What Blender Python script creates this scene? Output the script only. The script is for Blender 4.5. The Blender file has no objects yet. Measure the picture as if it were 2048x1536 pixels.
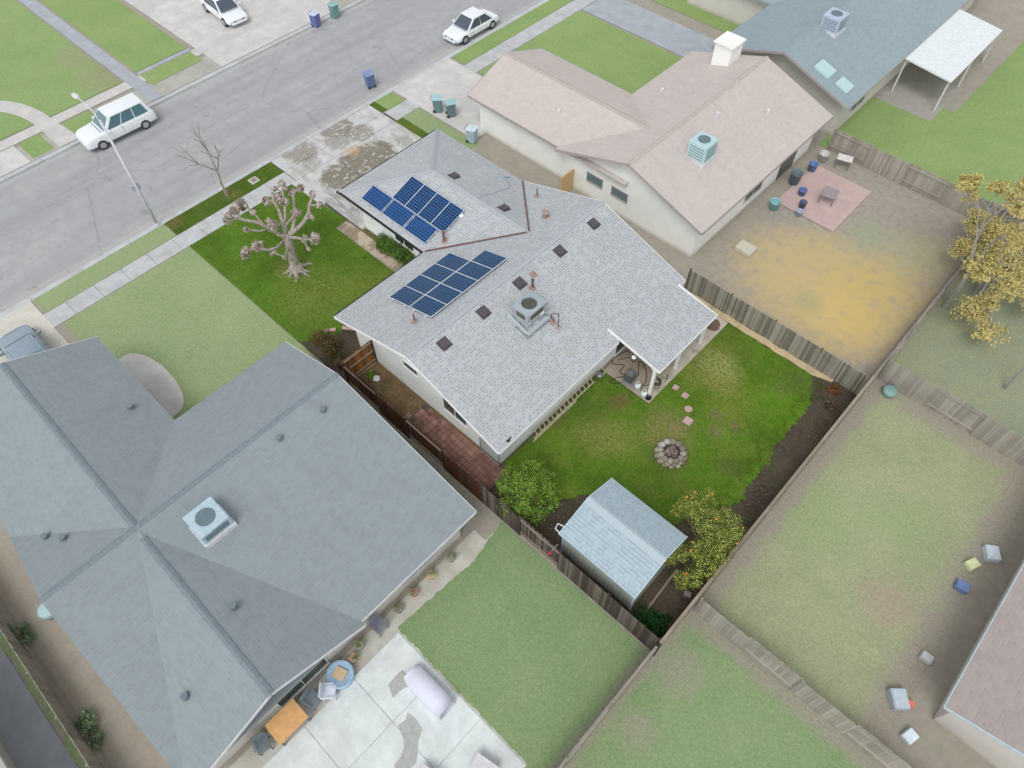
import bpy, math, random
from mathutils import Vector, Matrix
import numpy as np
R = math.radians
C = bpy.context.scene.collection
sc = bpy.context.scene
# ------------------------------------------------------------------ camera
cam_d = bpy.data.cameras.new('camera'); cam = bpy.data.objects.new('camera', cam_d); C.objects.link(cam)
cR = Vector((0.72860388, 0.68489502, -0.00742918)); cU = Vector((-0.56099964, 0.60295432, 0.56720851)); cF = Vector((-0.39295775, 0.40910255, -0.82354072))
M = Matrix.Identity(4)
for i in range(3): M[i][0] = cR[i]; M[i][1] = cU[i]; M[i][2] = -cF[i]
M[0][3], M[1][3], M[2][3] = 8.549, -12.926, 29.657
cam.matrix_world = M
cam_d.sensor_width = 36; cam_d.lens = 36*1441.94/2048; cam_d.clip_start = .5; cam_d.clip_end = 4000
sc.camera = cam
# ------------------------------------------------------------------ world, sun, exposure
w = bpy.data.worlds.new('World'); sc.world = w; w.use_nodes = True
nt = w.node_tree; nt.nodes.clear()
sky = nt.nodes.new('ShaderNodeTexSky'); sky.sky_type = 'NISHITA'; sky.sun_disc = False
sky.sun_elevation = R(58); sky.sun_rotation = R(158); sky.air_density = 1; sky.dust_density = 1.2; sky.ozone_density = 1
hs = nt.nodes.new('ShaderNodeHueSaturation'); hs.inputs['Saturation'].default_value = .16
bg = nt.nodes.new('ShaderNodeBackground'); bg.inputs[1].default_value = .145
wo = nt.nodes.new('ShaderNodeOutputWorld')
nt.links.new(sky.outputs[0], hs.inputs['Color']); nt.links.new(hs.outputs[0], bg.inputs[0]); nt.links.new(bg.outputs[0], wo.inputs[0])
sd = bpy.data.lights.new('sun', 'SUN'); sd.energy = .85; sd.angle = R(25); sd.color = (1, .985, .96)
so = bpy.data.objects.new('sun', sd); C.objects.link(so)
sdir = Vector((math.sin(R(158))*math.cos(R(58)), math.cos(R(158))*math.cos(R(58)), math.sin(R(58))))
so.rotation_euler = sdir.to_track_quat('Z', 'Y').to_euler()
sc.view_settings.view_transform = 'Standard'; sc.view_settings.look = 'None'
sc.view_settings.exposure = 0.5; sc.view_settings.gamma = 1

# ------------------------------------------------------------------ material helpers
def lin(c):
    return tuple(((v/255)/12.92 if v/255 <= .04045 else ((v/255+.055)/1.055)**2.4) for v in c)+(1,)
class NT:
    def __init__(s, name, rough=.8, spec=.3):
        s.m = bpy.data.materials.new(name); s.m.use_nodes = True
        s.t = s.m.node_tree; s.n = s.t.nodes; s.l = s.t.links
        s.b = s.n['Principled BSDF']; s.b.inputs['Roughness'].default_value = rough
        s.b.inputs['Specular IOR Level'].default_value = spec
    def put(s, sock, v):
        if hasattr(v, 'links') or hasattr(v, 'is_linked'): s.l.new(v, sock)
        else: sock.default_value = v
    def math(s, op, a, b=0, c=0):
        n = s.n.new('ShaderNodeMath'); n.operation = op; n.use_clamp = False
        s.put(n.inputs[0], a); s.put(n.inputs[1], b); s.put(n.inputs[2], c); return n.outputs[0]
    def obj(s): return s.n.new('ShaderNodeTexCoord').outputs['Object']
    def pos(s): return s.n.new('ShaderNodeNewGeometry').outputs['Position']
    def uv(s): return s.n.new('ShaderNodeTexCoord').outputs['UV']
    def sep(s, v):
        n = s.n.new('ShaderNodeSeparateXYZ'); s.l.new(v, n.inputs[0]); return n.outputs
    def comb(s, x, y, z=0):
        n = s.n.new('ShaderNodeCombineXYZ'); s.put(n.inputs[0], x); s.put(n.inputs[1], y); s.put(n.inputs[2], z); return n.outputs[0]
    def noise(s, v, scale, detail=4, rough=.55, dist=0):
        n = s.n.new('ShaderNodeTexNoise'); n.inputs['Scale'].default_value = scale; n.inputs['Detail'].default_value = detail
        n.inputs['Roughness'].default_value = rough; n.inputs['Distortion'].default_value = dist
        if v is not None: s.l.new(v, n.inputs['Vector'])
        return n.outputs[0]
    def white(s, v):
        n = s.n.new('ShaderNodeTexWhiteNoise'); n.noise_dimensions = '3D'; s.l.new(v, n.inputs['Vector']); return n.outputs['Value']
    def vor(s, v, scale, feat='F1'):
        n = s.n.new('ShaderNodeTexVoronoi'); n.feature = feat; n.inputs['Scale'].default_value = scale; s.l.new(v, n.inputs['Vector']); return n.outputs[0]
    def mapr(s, v, a, b, c=0, d=1):
        n = s.n.new('ShaderNodeMapRange'); s.l.new(v, n.inputs[0])
        for i, x in enumerate((a, b, c, d)): n.inputs[i+1].default_value = x
        return n.outputs[0]
    def scale(s, v, sx, sy, sz):
        n = s.n.new('ShaderNodeVectorMath'); n.operation = 'MULTIPLY'; s.l.new(v, n.inputs[0]); n.inputs[1].default_value = (sx, sy, sz); return n.outputs[0]
    def mix(s, f, a, b, mode='MIX'):
        n = s.n.new('ShaderNodeMix'); n.data_type = 'RGBA'; n.blend_type = mode
        s.put(n.inputs[0], f); s.put(n.inputs[6], a); s.put(n.inputs[7], b); return n.outputs[2]
    def rnd(s): return s.n.new('ShaderNodeNewGeometry').outputs['Random Per Island']
    def base(s, c): s.put(s.b.inputs['Base Color'], c); return s
    def bump(s, h, strength=.3, dist=.02):
        n = s.n.new('ShaderNodeBump'); n.inputs['Strength'].default_value = strength; n.inputs['Distance'].default_value = dist
        s.l.new(h, n.inputs['Height']); s.l.new(n.outputs[0], s.b.inputs['Normal']); return s

def blob(s, p, cx, cy, r, nz=.5, soft=.25):
    """mask 1 near (cx,cy), ragged edge"""
    x, y, z = s.sep(p)
    dx = s.math('SUBTRACT', x, cx); dy = s.math('SUBTRACT', y, cy)
    d = s.math('SQRT', s.math('ADD', s.math('MULTIPLY', dx, dx), s.math('MULTIPLY', dy, dy)))
    d = s.math('ADD', s.math('DIVIDE', d, r), s.math('MULTIPLY', s.math('SUBTRACT', s.noise(p, 2.2, 5, .65), .5), nz*2.4))
    return s.mapr(d, 1+soft, 1-soft, 0, 1)

def plain(name, col, rough=.6, spec=.4, metal=0, var=.12, nscale=6):
    s = NT(name, rough, spec); c = lin(col)
    n = s.noise(s.obj(), nscale, 5, .6)
    lo = tuple(v*(1-var) for v in c[:3])+(1,); hi = tuple(min(1, v*(1+var)) for v in c[:3])+(1,)
    s.base(s.mix(s.mapr(n, .3, .7), lo, hi)); s.b.inputs['Metallic'].default_value = metal
    return s.m

def shingle(name, col, row=.143, ln=.27, dash=.62, dashcol=.5, var=.07, tint=None, bumpy=.25, joint=0., duty=.58, th=.26):
    s = NT(name, .95, .15); c = lin(col)
    u, v, _ = s.sep(s.uv())
    r = s.math('DIVIDE', v, row); ri = s.math('FLOOR', r); rf = s.math('FRACT', r)
    off = s.white(s.comb(ri, 3.1, 1)); uu = s.math('ADD', s.math('DIVIDE', u, ln), s.math('MULTIPLY', off, 9.7))
    ci = s.math('FLOOR', uu); cf = s.math('FRACT', uu)
    k = s.white(s.comb(ci, ri, 0)); k2 = s.white(s.comb(ci, ri, 7.7))
    big = s.noise(s.obj(), .35, 3, .6); mid = s.noise(s.obj(), 1.6, 4, .65); fine = s.noise(s.obj(), 30, 3, .7)
    f = s.math('ADD', s.math('MULTIPLY', k, .34), s.math('ADD', s.math('MULTIPLY', big, .45), s.math('ADD', s.math('MULTIPLY', mid, .3), s.math('MULTIPLY', fine, .3))))
    lo = tuple(x*(1-var*1.6) for x in c[:3])+(1,); hi = tuple(min(1, x*(1+var)) for x in c[:3])+(1,)
    bc = s.mix(s.mapr(f, .35, 1.0), lo, hi)
    if tint: bc = s.mix(s.math('MULTIPLY', s.math('GREATER_THAN', k2, .84), .4), bc, lin(tint))
    stn = s.noise(s.comb(s.math('MULTIPLY', u, 1.6), s.math('MULTIPLY', v, .35), 0), 1, 5, .7); bc = s.mix(s.math('MULTIPLY', s.mapr(stn, .5, .7), .16), bc, tuple(x*.55 for x in c[:3])+(1,))
    # shadow lines under the laminated tabs, drawn as darker colour
    edge = s.math('MULTIPLY', s.math('LESS_THAN', rf, th), s.math('LESS_THAN', k, dash))
    edge = s.math('MULTIPLY', edge, s.math('LESS_THAN', cf, duty))
    line = s.math('MULTIPLY', s.math('LESS_THAN', rf, .12), .3)
    m = s.math('MAXIMUM', s.math('MULTIPLY', edge, .9), line)
    if joint: m = s.math('MAXIMUM', m, s.math('MULTIPLY', s.math('MULTIPLY', s.math('LESS_THAN', cf, .07), s.math('GREATER_THAN', k2, .35)), joint))
    dk = tuple(x*dashcol for x in c[:3])+(1,)
    s.base(s.mix(m, bc, dk)); s.bump(s.math('SUBTRACT', rf, edge), bumpy, .012)
    return s.m

def concrete(name, col, stain=(120, 112, 95), amt=.35, thr=.52, sc_=.9, soft=.08, extra=None, streak=None):
    s = NT(name, .9, .25); p = s.obj(); c = lin(col)
    n1 = s.noise(p, 1.3, 6, .62); n2 = s.noise(p, 14, 4, .7)
    lo = tuple(x*.84 for x in c[:3])+(1,); hi = tuple(min(1, x*1.08) for x in c[:3])+(1,)
    bc = s.mix(s.mapr(s.math('ADD', s.math('MULTIPLY', n1, .65), s.math('MULTIPLY', n2, .35)), .35, .65), lo, hi)
    q = s.scale(p, *streak) if streak else p
    st = s.noise(q, sc_, 8, .66, .6)
    m = s.math('MULTIPLY', s.mapr(st, thr-soft, thr+soft), amt)
    bc = s.mix(m, bc, lin(stain))
    if extra: bc = extra(s, p, bc)
    s.base(bc); s.bump(n2, .15, .01)
    return s.m

def grass(name, a, b, dry, dryamt=.5, patches=(), big=.45, fine=9, edges=()):
    s = NT(name, .95, .1); p = s.pos()
    n1 = s.noise(p, big, 5, .62, .4); n2 = s.noise(p, 3.2, 6, .7); n3 = s.noise(s.scale(p, 1, 1, .2), fine, 5, .8)
    f = s.math('ADD', s.math('MULTIPLY', n1, .5), s.math('ADD', s.math('MULTIPLY', n2, .25), s.math('MULTIPLY', n3, .3)))
    bc = s.mix(s.mapr(f, .36, .66), lin(a), lin(b))
    n4 = s.noise(s.scale(p, 1, 1, 1), .8, 7, .7, .8)
    bc = s.mix(s.math('MULTIPLY', s.mapr(n4, .5, .72), dryamt), bc, lin(dry))
    bc = s.mix(s.math('MULTIPLY', s.mapr(s.noise(p, 3.4, 7, .75, .6), .5, .64), dryamt*.6), bc, lin(dry))
    for (cx, cy, r, col, am) in patches:
        mk = s.math('MULTIPLY', blob(s, p, cx, cy, r, .6, .45), s.mapr(s.noise(p, 7, 4, .7), .38, .56))
        bc = s.mix(s.math('MULTIPLY', mk, am), bc, lin(col))
    for (ax_, val, wd_, col, am) in edges:
        d = s.math('ABSOLUTE', s.math('SUBTRACT', s.sep(p)[ax_], val)); d = s.math('ADD', d, s.math('MULTIPLY', s.math('SUBTRACT', s.noise(p, 1.1, 6, .7), .5), wd_*2.2))
        bc = s.mix(s.math('MULTIPLY', s.mapr(d, wd_*1.25, wd_*.55), am), bc, lin(col))
    hi = s.mapr(s.math('ADD', s.math('MULTIPLY', s.noise(p, 24, 3, .8), .6), s.math('MULTIPLY', s.noise(p, 8, 4, .75), .4)), .32, .68, .6, 1.36)
    sc3 = s.n.new('ShaderNodeVectorMath'); sc3.operation = 'SCALE'; s.l.new(bc, sc3.inputs[0]); s.l.new(hi, sc3.inputs['Scale'])
    s.base(sc3.outputs[0]); s.bump(n3, .6, .03)
    return s.m

def wood(name, a, b, c=None, rough=.9, streak=True, vary=1.):
    """boards: a colour per board (mesh island) with grain along the board's height"""
    s = NT(name, rough, .15); r = s.rnd()
    u, v, _ = s.sep(s.uv())
    g = s.noise(s.comb(s.math('MULTIPLY', u, 42), s.math('MULTIPLY', v, 2.2), s.math('MULTIPLY', r, 30)), 1, 5, .65)
    bc = s.mix(s.mapr(s.math('ADD', s.math('MULTIPLY', r, .55*vary), s.math('MULTIPLY', g, .45)), .15, .85), lin(a), lin(b))
    if c:
        w2 = s.white(s.comb(r, r, 2)); bc = s.mix(s.math('MULTIPLY', s.math('GREATER_THAN', w2, .72), .75), bc, lin(c))
    n = s.noise(s.pos(), .9, 4); bc = s.mix(s.math('MULTIPLY', s.mapr(n, .5, .7), .35), bc, tuple(x*.5 for x in lin(a)[:3])+(1,))
    s.base(bc); s.bump(g, .3, .004)
    return s.m

def stucco(name, col, dirt=(150, 135, 105), dirth=.35):
    s = NT(name, .92, .2); p = s.pos(); c = lin(col)
    n = s.noise(p, 1.1, 5, .6); n2 = s.noise(p, 40, 2, .7)
    lo = tuple(x*.92 for x in c[:3])+(1,)
    bc = s.mix(s.mapr(n, .35, .65), lo, c)
    z = s.sep(p)[2]; m = s.mapr(s.math('ADD', z, s.math('MULTIPLY', s.noise(p, 2.5, 5, .7), .35)), dirth+.15, .12)
    bc = s.mix(s.math('MULTIPLY', m, .6), bc, lin(dirt))
    s.base(bc); s.bump(n2, .15, .01)
    return s.m

def leaf(name, cols, rough=.55, spec=.35, sub=.15):
    s = NT(name, rough, spec); r = s.rnd()
    rp = s.n.new('ShaderNodeValToRGB'); e = rp.color_ramp; e.interpolation = 'LINEAR'
    while len(e.elements) < len(cols): e.elements.new(.5)
    for i, c in enumerate(cols):
        e.elements[i].position = i/(len(cols)-1); e.elements[i].color = lin(c)
    s.l.new(r, rp.inputs[0]); s.base(rp.outputs[0])
    s.b.inputs['Transmission Weight'].default_value = 0
    return s.m

def dirtmat(name, a, b, c=None, amt=.4, fine=6):
    s = NT(name, .97, .1); p = s.pos()
    n1 = s.noise(p, .8, 6, .65); n2 = s.noise(p, fine, 6, .75); n3 = s.noise(p, 1.7, 6, .7, .7)
    bc = s.mix(s.mapr(s.math('ADD', s.math('MULTIPLY', n1, .45), s.math('MULTIPLY', n2, .55)), .34, .66), lin(a), lin(b))
    if c: bc = s.mix(s.math('MULTIPLY', s.mapr(n3, .5, .62), amt), bc, lin(c))
    s.base(bc); s.bump(n2, .6, .04)
    return s.m

# ------------------------------------------------------------------ mesh builder
class MB:
    def __init__(s): s.v = []; s.f = []; s.uv = {}
    def add(s, vs, fs, uvs=None):
        o = len(s.v); s.v += [tuple(p) for p in vs]
        for i, f in enumerate(fs):
            s.f.append(tuple(o+k for k in f))
            if uvs and uvs[i]: s.uv[len(s.f)-1] = uvs[i]
        return s
    def box(s, a, b, rot=0, piv=None, tilt=None):
        (x0, y0, z0), (x1, y1, z1) = a, b
        x0, x1 = min(x0, x1), max(x0, x1); y0, y1 = min(y0, y1), max(y0, y1); z0, z1 = min(z0, z1), max(z0, z1)
        vs = [Vector(p) for p in ((x0,y0,z0),(x1,y0,z0),(x1,y1,z0),(x0,y1,z0),(x0,y0,z1),(x1,y0,z1),(x1,y1,z1),(x0,y1,z1))]
        if rot or tilt:
            pv = Vector(piv) if piv else Vector(((x0+x1)/2, (y0+y1)/2, z0))
            mt = Matrix.Rotation(rot, 3, 'Z')
            if tilt: mt = mt @ Matrix.Rotation(tilt[0], 3, 'X') @ Matrix.Rotation(tilt[1], 3, 'Y')
            vs = [mt @ (p-pv)+pv for p in vs]
        return s.add(vs, [(3,2,1,0),(4,5,6,7),(0,1,5,4),(1,2,6,5),(2,3,7,6),(3,0,4,7)])
    def cbox(s, c, d, **k):
        return s.box((c[0]-d[0]/2, c[1]-d[1]/2, c[2]-d[2]/2), (c[0]+d[0]/2, c[1]+d[1]/2, c[2]+d[2]/2), **k)
    def beam(s, a, b, w, h, up=(0,0,1)):
        """box of width w and height h from a to b"""
        a = Vector(a); b = Vector(b); d = (b-a).normalized(); u = Vector(up)
        if abs(d.dot(u)) > .98: u = Vector((1,0,0))
        sd_ = d.cross(u).normalized(); u = sd_.cross(d).normalized()
        vs = []
        for p in (a, b):
            for i, j in ((-1,-1),(1,-1),(1,1),(-1,1)): vs.append(p+sd_*(w/2*i)+u*(h/2*j))
        return s.add(vs, [(0,1,2,3),(7,6,5,4),(0,4,5,1),(1,5,6,2),(2,6,7,3),(3,7,4,0)])
    def tube(s, pts, rad, n=8, cap=True):
        pts = [Vector(p) for p in pts]
        if not isinstance(rad, (list, tuple)): rad = [rad]*len(pts)
        vs = []; fs = []; prev = None
        for i, p in enumerate(pts):
            d = (pts[min(i+1, len(pts)-1)]-pts[max(i-1, 0)])
            if d.length < 1e-6: d = Vector((0,0,1))
            d.normalize()
            if prev is None:
                x = d.cross(Vector((0,0,1)) if abs(d.z) < .9 else Vector((1,0,0))).normalized()
            else:
                x = (prev-d*prev.dot(d)).normalized()
            prev = x; y = d.cross(x)
            for k in range(n):
                t = 2*math.pi*k/n; vs.append(p+(x*math.cos(t)+y*math.sin(t))*rad[i])
        for i in range(len(pts)-1):
            for k in range(n):
                a = i*n+k; b = i*n+(k+1) % n; fs.append((a, b, b+n, a+n))
        if cap: fs.append(tuple(range(n-1, -1, -1))); fs.append(tuple(range((len(pts)-1)*n, len(pts)*n)))
        return s.add(vs, fs)
    def cyl(s, c, r, h, n=20, r2=None):
        return s.tube([c, (c[0], c[1], c[2]+h)], [r, r if r2 is None else r2], n)
    def lathe(s, c, prof, n=20):
        vs = []; fs = []
        for r, z in prof:
            for k in range(n):
                t = 2*math.pi*k/n; vs.append((c[0]+r*math.cos(t), c[1]+r*math.sin(t), c[2]+z))
        m = len(prof)
        for i in range(m-1):
            for k in range(n):
                a = i*n+k; b = i*n+(k+1) % n; fs.append((a, b, b+n, a+n))
        fs.append(tuple(range(n-1, -1, -1))); fs.append(tuple(range((m-1)*n, m*n)))
        return s.add(vs, fs)
    def prism(s, poly, z0, z1):
        n = len(poly); vs = [(x, y, z0) for x, y in poly]+[(x, y, z1) for x, y in poly]
        ar = sum(poly[i][0]*poly[(i+1) % n][1]-poly[(i+1) % n][0]*poly[i][1] for i in range(n))
        fs = [tuple(range(n-1, -1, -1)), tuple(range(n, 2*n))]+[(i, (i+1) % n, (i+1) % n+n, i+n) for i in range(n)]
        if ar < 0: fs = [tuple(reversed(f)) for f in fs]
        return s.add(vs, fs)
    def slab(s, poly, t):
        """sloped slab: poly of 3D points (counterclockwise from above), thickness t downwards"""
        n = len(poly); vs = list(poly)+[(p[0], p[1], p[2]-t) for p in poly]
        return s.add(vs, [tuple(range(n)), tuple(range(2*n-1, n-1, -1))]+[(i+n, (i+1) % n+n, (i+1) % n, i) for i in range(n)])
    def blobm(s, c, r, seed=0, n=2, amp=.15, sq=(1,1,1)):
        """irregular rounded lump from a subdivided octahedron"""
        rr = random.Random(seed)
        P = [Vector(p) for p in ((1,0,0),(-1,0,0),(0,1,0),(0,-1,0),(0,0,1),(0,0,-1))]
        F = [(0,2,4),(2,1,4),(1,3,4),(3,0,4),(2,0,5),(1,2,5),(3,1,5),(0,3,5)]
        for _ in range(n):
            cache = {}; G = []
            def mid(a, b):
                k = (min(a, b), max(a, b))
                if k not in cache: P.append(((P[a]+P[b])/2).normalized()); cache[k] = len(P)-1
                return cache[k]
            for a, b, c_ in F:
                x, y, z = mid(a, b), mid(b, c_), mid(c_, a); G += [(a,x,z),(x,b,y),(z,y,c_),(x,y,z)]
            F = G
        out = []
        for p in P:
            k = 1+rr.uniform(-amp, amp); out.append((c[0]+p.x*r*sq[0]*k, c[1]+p.y*r*sq[1]*k, c[2]+p.z*r*sq[2]*k))
        return s.add(out, F)
    def build(s, name, mat, parent=None, smooth=False, bevel=0, world=True):
        me = bpy.data.meshes.new(name); me.from_pydata(s.v, [], s.f); me.materials.append(mat)
        ul = me.uv_layers.new(name='UVMap').data
        for p in me.polygons:
            if p.index in s.uv:
                for li, uvv in zip(p.loop_indices, s.uv[p.index]): ul[li].uv = uvv
                continue
            n = p.normal
            if abs(n.z) > .995: U = Vector((1,0,0)); V = Vector((0,1,0))
            else:
                U = Vector((-n.y, n.x, 0)).normalized(); V = n.cross(U)
            for li in p.loop_indices:
                co = me.vertices[me.loops[li].vertex_index].co; ul[li].uv = (co.dot(U), co.dot(V))
        if smooth:
            for p in me.polygons: p.use_smooth = True
        o = bpy.data.objects.new(name, me); C.objects.link(o)
        if bevel:
            b = o.modifiers.new('bevel', 'BEVEL'); b.width = bevel; b.segments = 2; b.limit_method = 'ANGLE'; b.angle_limit = R(40)
        if parent is not None:
            o.parent = parent
            if world: o.matrix_parent_inverse = wmat(parent).inverted()
        return o
def each(m, name, mat, parent):
    """build every box of a mesh builder (8 vertices each) as a part of its own"""
    for i in range(0, len(m.v), 8):
        q = MB(); q.v = m.v[i:i+8]; q.f = [tuple(k-i for k in f) for f in m.f if i <= f[0] < i+8]; q.build(name, mat, parent)
def wmat(o):
    m = Matrix.LocRotScale(o.location, o.rotation_euler, o.scale)
    if o.parent: m = wmat(o.parent) @ o.matrix_parent_inverse @ m
    return m
def tag(o, label, cat, group=None, kind=None):
    o['label'] = label; o['category'] = cat
    if group: o['group'] = group
    if kind: o['kind'] = kind
    return o
def thing(name, label, cat, loc=(0,0,0), rz=0, group=None):
    o = bpy.data.objects.new(name, None); C.objects.link(o); o.location = loc; o.rotation_euler = (0,0,rz)
    o.empty_display_size = .3
    return tag(o, label, cat, group)
def struct(o): o['kind'] = 'structure'; return o
def dup(root, loc, rz, label):
    def cp(o, par):
        c = o.copy(); C.objects.link(c); c.parent = par
        for ch in [x for x in bpy.data.objects if x.parent == o]: cp(ch, c)
        return c
    r = cp(root, None); r.location = loc; r.rotation_euler = (0,0,rz); r['label'] = label
    return r
def jag(poly, step=.35, amp=.12, seed=1):
    rr = random.Random(seed); out = []
    for i in range(len(poly)):
        a = poly[i]; b = poly[(i+1) % len(poly)]; L = math.dist(a[:2], b[:2]); am = amp if len(a) < 3 else a[2]
        k = max(1, int(L/step)); nx, ny = -(b[1]-a[1])/max(L, 1e-6), (b[0]-a[0])/max(L, 1e-6)
        for j in range(k):
            t = j/k; d = 0 if j == 0 and am == 0 else rr.uniform(-am, am)
            out.append((a[0]+(b[0]-a[0])*t+nx*d, a[1]+(b[1]-a[1])*t+ny*d))
    return out
def sheet(name, polys, z, mat, t=.0, kind='structure'):
    m = MB()
    for p in polys:
        n = len(p); ar = sum(p[i][0]*p[(i+1) % n][1]-p[(i+1) % n][0]*p[i][1] for i in range(n))
        if ar < 0: p = p[::-1]
        if t: m.prism(p, z-t, z)
        else: m.add([(x, y, z) for x, y in p], [tuple(range(n))])
    o = m.build(name, mat); o['kind'] = kind; return o
def rect(x0, y0, x1, y1): return [(x0,y0),(x1,y0),(x1,y1),(x0,y1)]

# ------------------------------------------------------------------ materials
m_roof = shingle('roof_shingle', (176, 180, 183), tint=(184, 178, 174), dash=.7, dashcol=.5, ln=.24, row=.13)
m_shedroof = shingle('shed_shingle', (164, 181, 189), row=.165, ln=.27, dash=.62, dashcol=.6, var=.04, joint=.85, duty=1.1, th=.15)
m_cap = plain('ridge_cap', (168, 173, 177), .95, .1, nscale=14, var=.1)
m_shedcap = plain('shed_cap', (170, 184, 190), .9, .1, nscale=14, var=.06)
m_white = plain('white_paint', (240, 241, 240), .55, .35, var=.05)
m_wall = stucco('mint_stucco', (243, 249, 246), (170, 158, 132), .2); m_shedwall = None
m_valley = plain('valley_metal', (112, 84, 80), .6, .4, var=.15)
m_vent = plain('vent_paint', (84, 80, 84), .7, .3, var=.12)
m_pipe = plain('pipe_rust', (128, 100, 96), .8, .3, var=.3, nscale=30)
m_flash = plain('lead_flashing', (158, 138, 130), .8, .3, var=.25, nscale=20)
m_darkpipe = plain('dark_pipe', (70, 68, 72), .6, .4)
m_gutter = plain('dark_gutter', (52, 52, 56), .5, .4)
m_glass = plain('window_glass', (58, 72, 66), .08, .8, var=.15, nscale=1.5)
m_glassd = plain('dark_glass', (46, 56, 54), .08, .8, var=.15, nscale=1.5)
m_metal = plain('grey_metal', (150, 152, 156), .4, .5, .6)
m_ac = plain('cabinet_grey', (160, 162, 170), .5, .5, 0, .05)
m_acdark = plain('coil_dark', (92, 92, 82), .7, .3, var=.2, nscale=60)
m_actop = plain('cabinet_top', (156, 166, 172), .6, .3, 0, .06)
m_black = plain('black_plastic', (32, 32, 34), .5, .4)
m_rubber = plain('rubber_hose', (58, 44, 38), .7, .3)
m_ghose = plain('green_hose', (62, 70, 62), .6, .3)
m_curbw = plain('curb_pan', (178, 190, 190), .6, .4)
m_tank = plain('tank_white', (222, 228, 228), .4, .5, var=.06)

def drive_extra(s, p, bc):
    for cx, cy, r, a in ((-24.2, 6.0, 1.25, 1), (-24.3, 7.5, 1.35, 1), (-24.3, 8.9, 1.3, 1), (-22.6, 6.6, 1.2, .9), (-28.2, 8.9, 1.1, .85), (-28.0, 5.7, 1.1, .75), (-26.7, 9.6, .9, .7), (-27.0, 8.0, .8, .6), (-26.6, 5.6, .6, .5), (-23.9, 11, .6, .5)):
        mk = s.math('MULTIPLY', blob(s, p, cx, cy, r, .45, .12), s.mapr(s.noise(s.scale(p, 1.3, .8, 1), 1.5, 9, .72, 1.4), .41, .45))
        bc = s.mix(s.math('MULTIPLY', mk, a), bc, s.mix(s.noise(p, 5, 5, .7), lin((108, 102, 88)), lin((150, 144, 130))))
    mk = s.math('MULTIPLY', blob(s, p, -22.3, 4.6, 1.6, .4, .5), s.mapr(s.noise(s.scale(p, .6, 2.2, 1), 1.2, 8, .7, 1.5), .45, .55))
    bc = s.mix(s.math('MULTIPLY', mk, .7), bc, lin((140, 140, 134)))
    mk = s.math('MULTIPLY', blob(s, p, -25.6, 8.1, .4, 1.2, .5), .55)
    return s.mix(mk, bc, lin((194, 146, 96)))
m_drive = concrete('driveway_concrete', (196, 196, 194), (150, 142, 126), .5, .56, 1.1, .05, drive_extra, streak=(.6, 1.5, 1))
m_side = concrete('sidewalk_concrete', (188, 190, 190), (150, 148, 144), .35, .56, 1.0, .08)
m_walk = concrete('walkway_concrete', (192, 178, 158), (132, 116, 94), .75, .5, 1.3, .05)
def slab_extra(s, p, bc):
    bc = s.mix(s.math('MULTIPLY', blob(s, p, -.45, 11.75, .42, .3, .06), .85), bc, lin((92, 68, 50)))
    bc = s.mix(s.math('MULTIPLY', blob(s, p, -1.6, 6.6, 1.5, .5, .4), .6), bc, lin((138, 118, 98)))
    return bc
m_slab = concrete('patio_concrete', (186, 178, 162), (120, 108, 94), .5, .6, 1.6, .06, slab_extra)
m_curb = concrete('curb_concrete', (190, 194, 196), (150, 150, 148), .3)
m_joint = plain('joint_dark', (84, 80, 74), .9, .1)
m_lawn_f = grass('front_grass', (66, 98, 28), (94, 130, 44), (112, 118, 58), .4,
    patches=((-17.5, -1.3, 1.9, (140, 138, 76), .5), (-15.8, 1.4, 1.4, (140, 138, 70), .5), (-20.1, -.8, .8, (150, 138, 92), .7)))
m_lawn_p = grass('parkway_grass', (64, 90, 30), (88, 116, 44), (122, 116, 66), .45, patches=((-28.2, -3.3, .5, (128, 108, 72), .8), (-27.9, .4, .5, (140, 126, 84), .7)))
m_lawn_b = grass('back_grass', (64, 98, 26), (98, 132, 40), (124, 124, 64), .6,
    patches=((1.2, 9.8, 1.0, (180, 168, 118), .6), (2.1, 9.1, .8, (166, 154, 102), .5), (.8, 8.6, .9, (150, 142, 84), .5), (3.1, 8.3, 1.3, (132, 130, 66), .5), (.9, 11.2, .9, (112, 112, 60), .5), (4.6, 11.4, .8, (84, 98, 52), .7), (-1.0, 4.6, .5, (112, 92, 68), .95), (3.4, 6.4, .35, (128, 112, 90), .9),
             (2.9, 7.2, .3, (120, 106, 84), .9), (1.6, 5.0, 1.1, (156, 138, 96), .65), (-.6, 2.4, 1.1, (150, 136, 88), .55), (3.9, 7.2, .3, (120, 106, 84), .8),
             (.6, 3.2, 1.0, (148, 138, 84), .4), (3.0, 1.9, 1.2, (78, 92, 36), .6), (-1.6, -.6, .9, (72, 86, 36), .6), (2.56, 3.93, .82, (110, 92, 70), .8), (1.9, 5.4, .5, (140, 122, 96), .6), (-1.8, 3.2, .8, (84, 96, 50), .6), (5.0, 5.3, .6, (92, 90, 56), .6), (4.4, 10.6, .4, (112, 98, 76), .8), (4.6, 9.6, 1.3, (92, 138, 24), .6), (-2.5, 1.8, .5, (100, 84, 58), .5)))
m_dirt = dirtmat('bed_soil', (54, 48, 42), (106, 95, 83), (66, 84, 40), .35, 8)
m_dirt_side = dirtmat('side_soil', (84, 68, 48), (138, 116, 88), (70, 84, 38), .45)
m_tan = dirtmat('tan_soil', (186, 166, 128), (206, 190, 154), (150, 140, 110), .5)
m_bark_l = plain('bark_pale', (160, 158, 156), .9, .15, var=.3, nscale=9)

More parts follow.
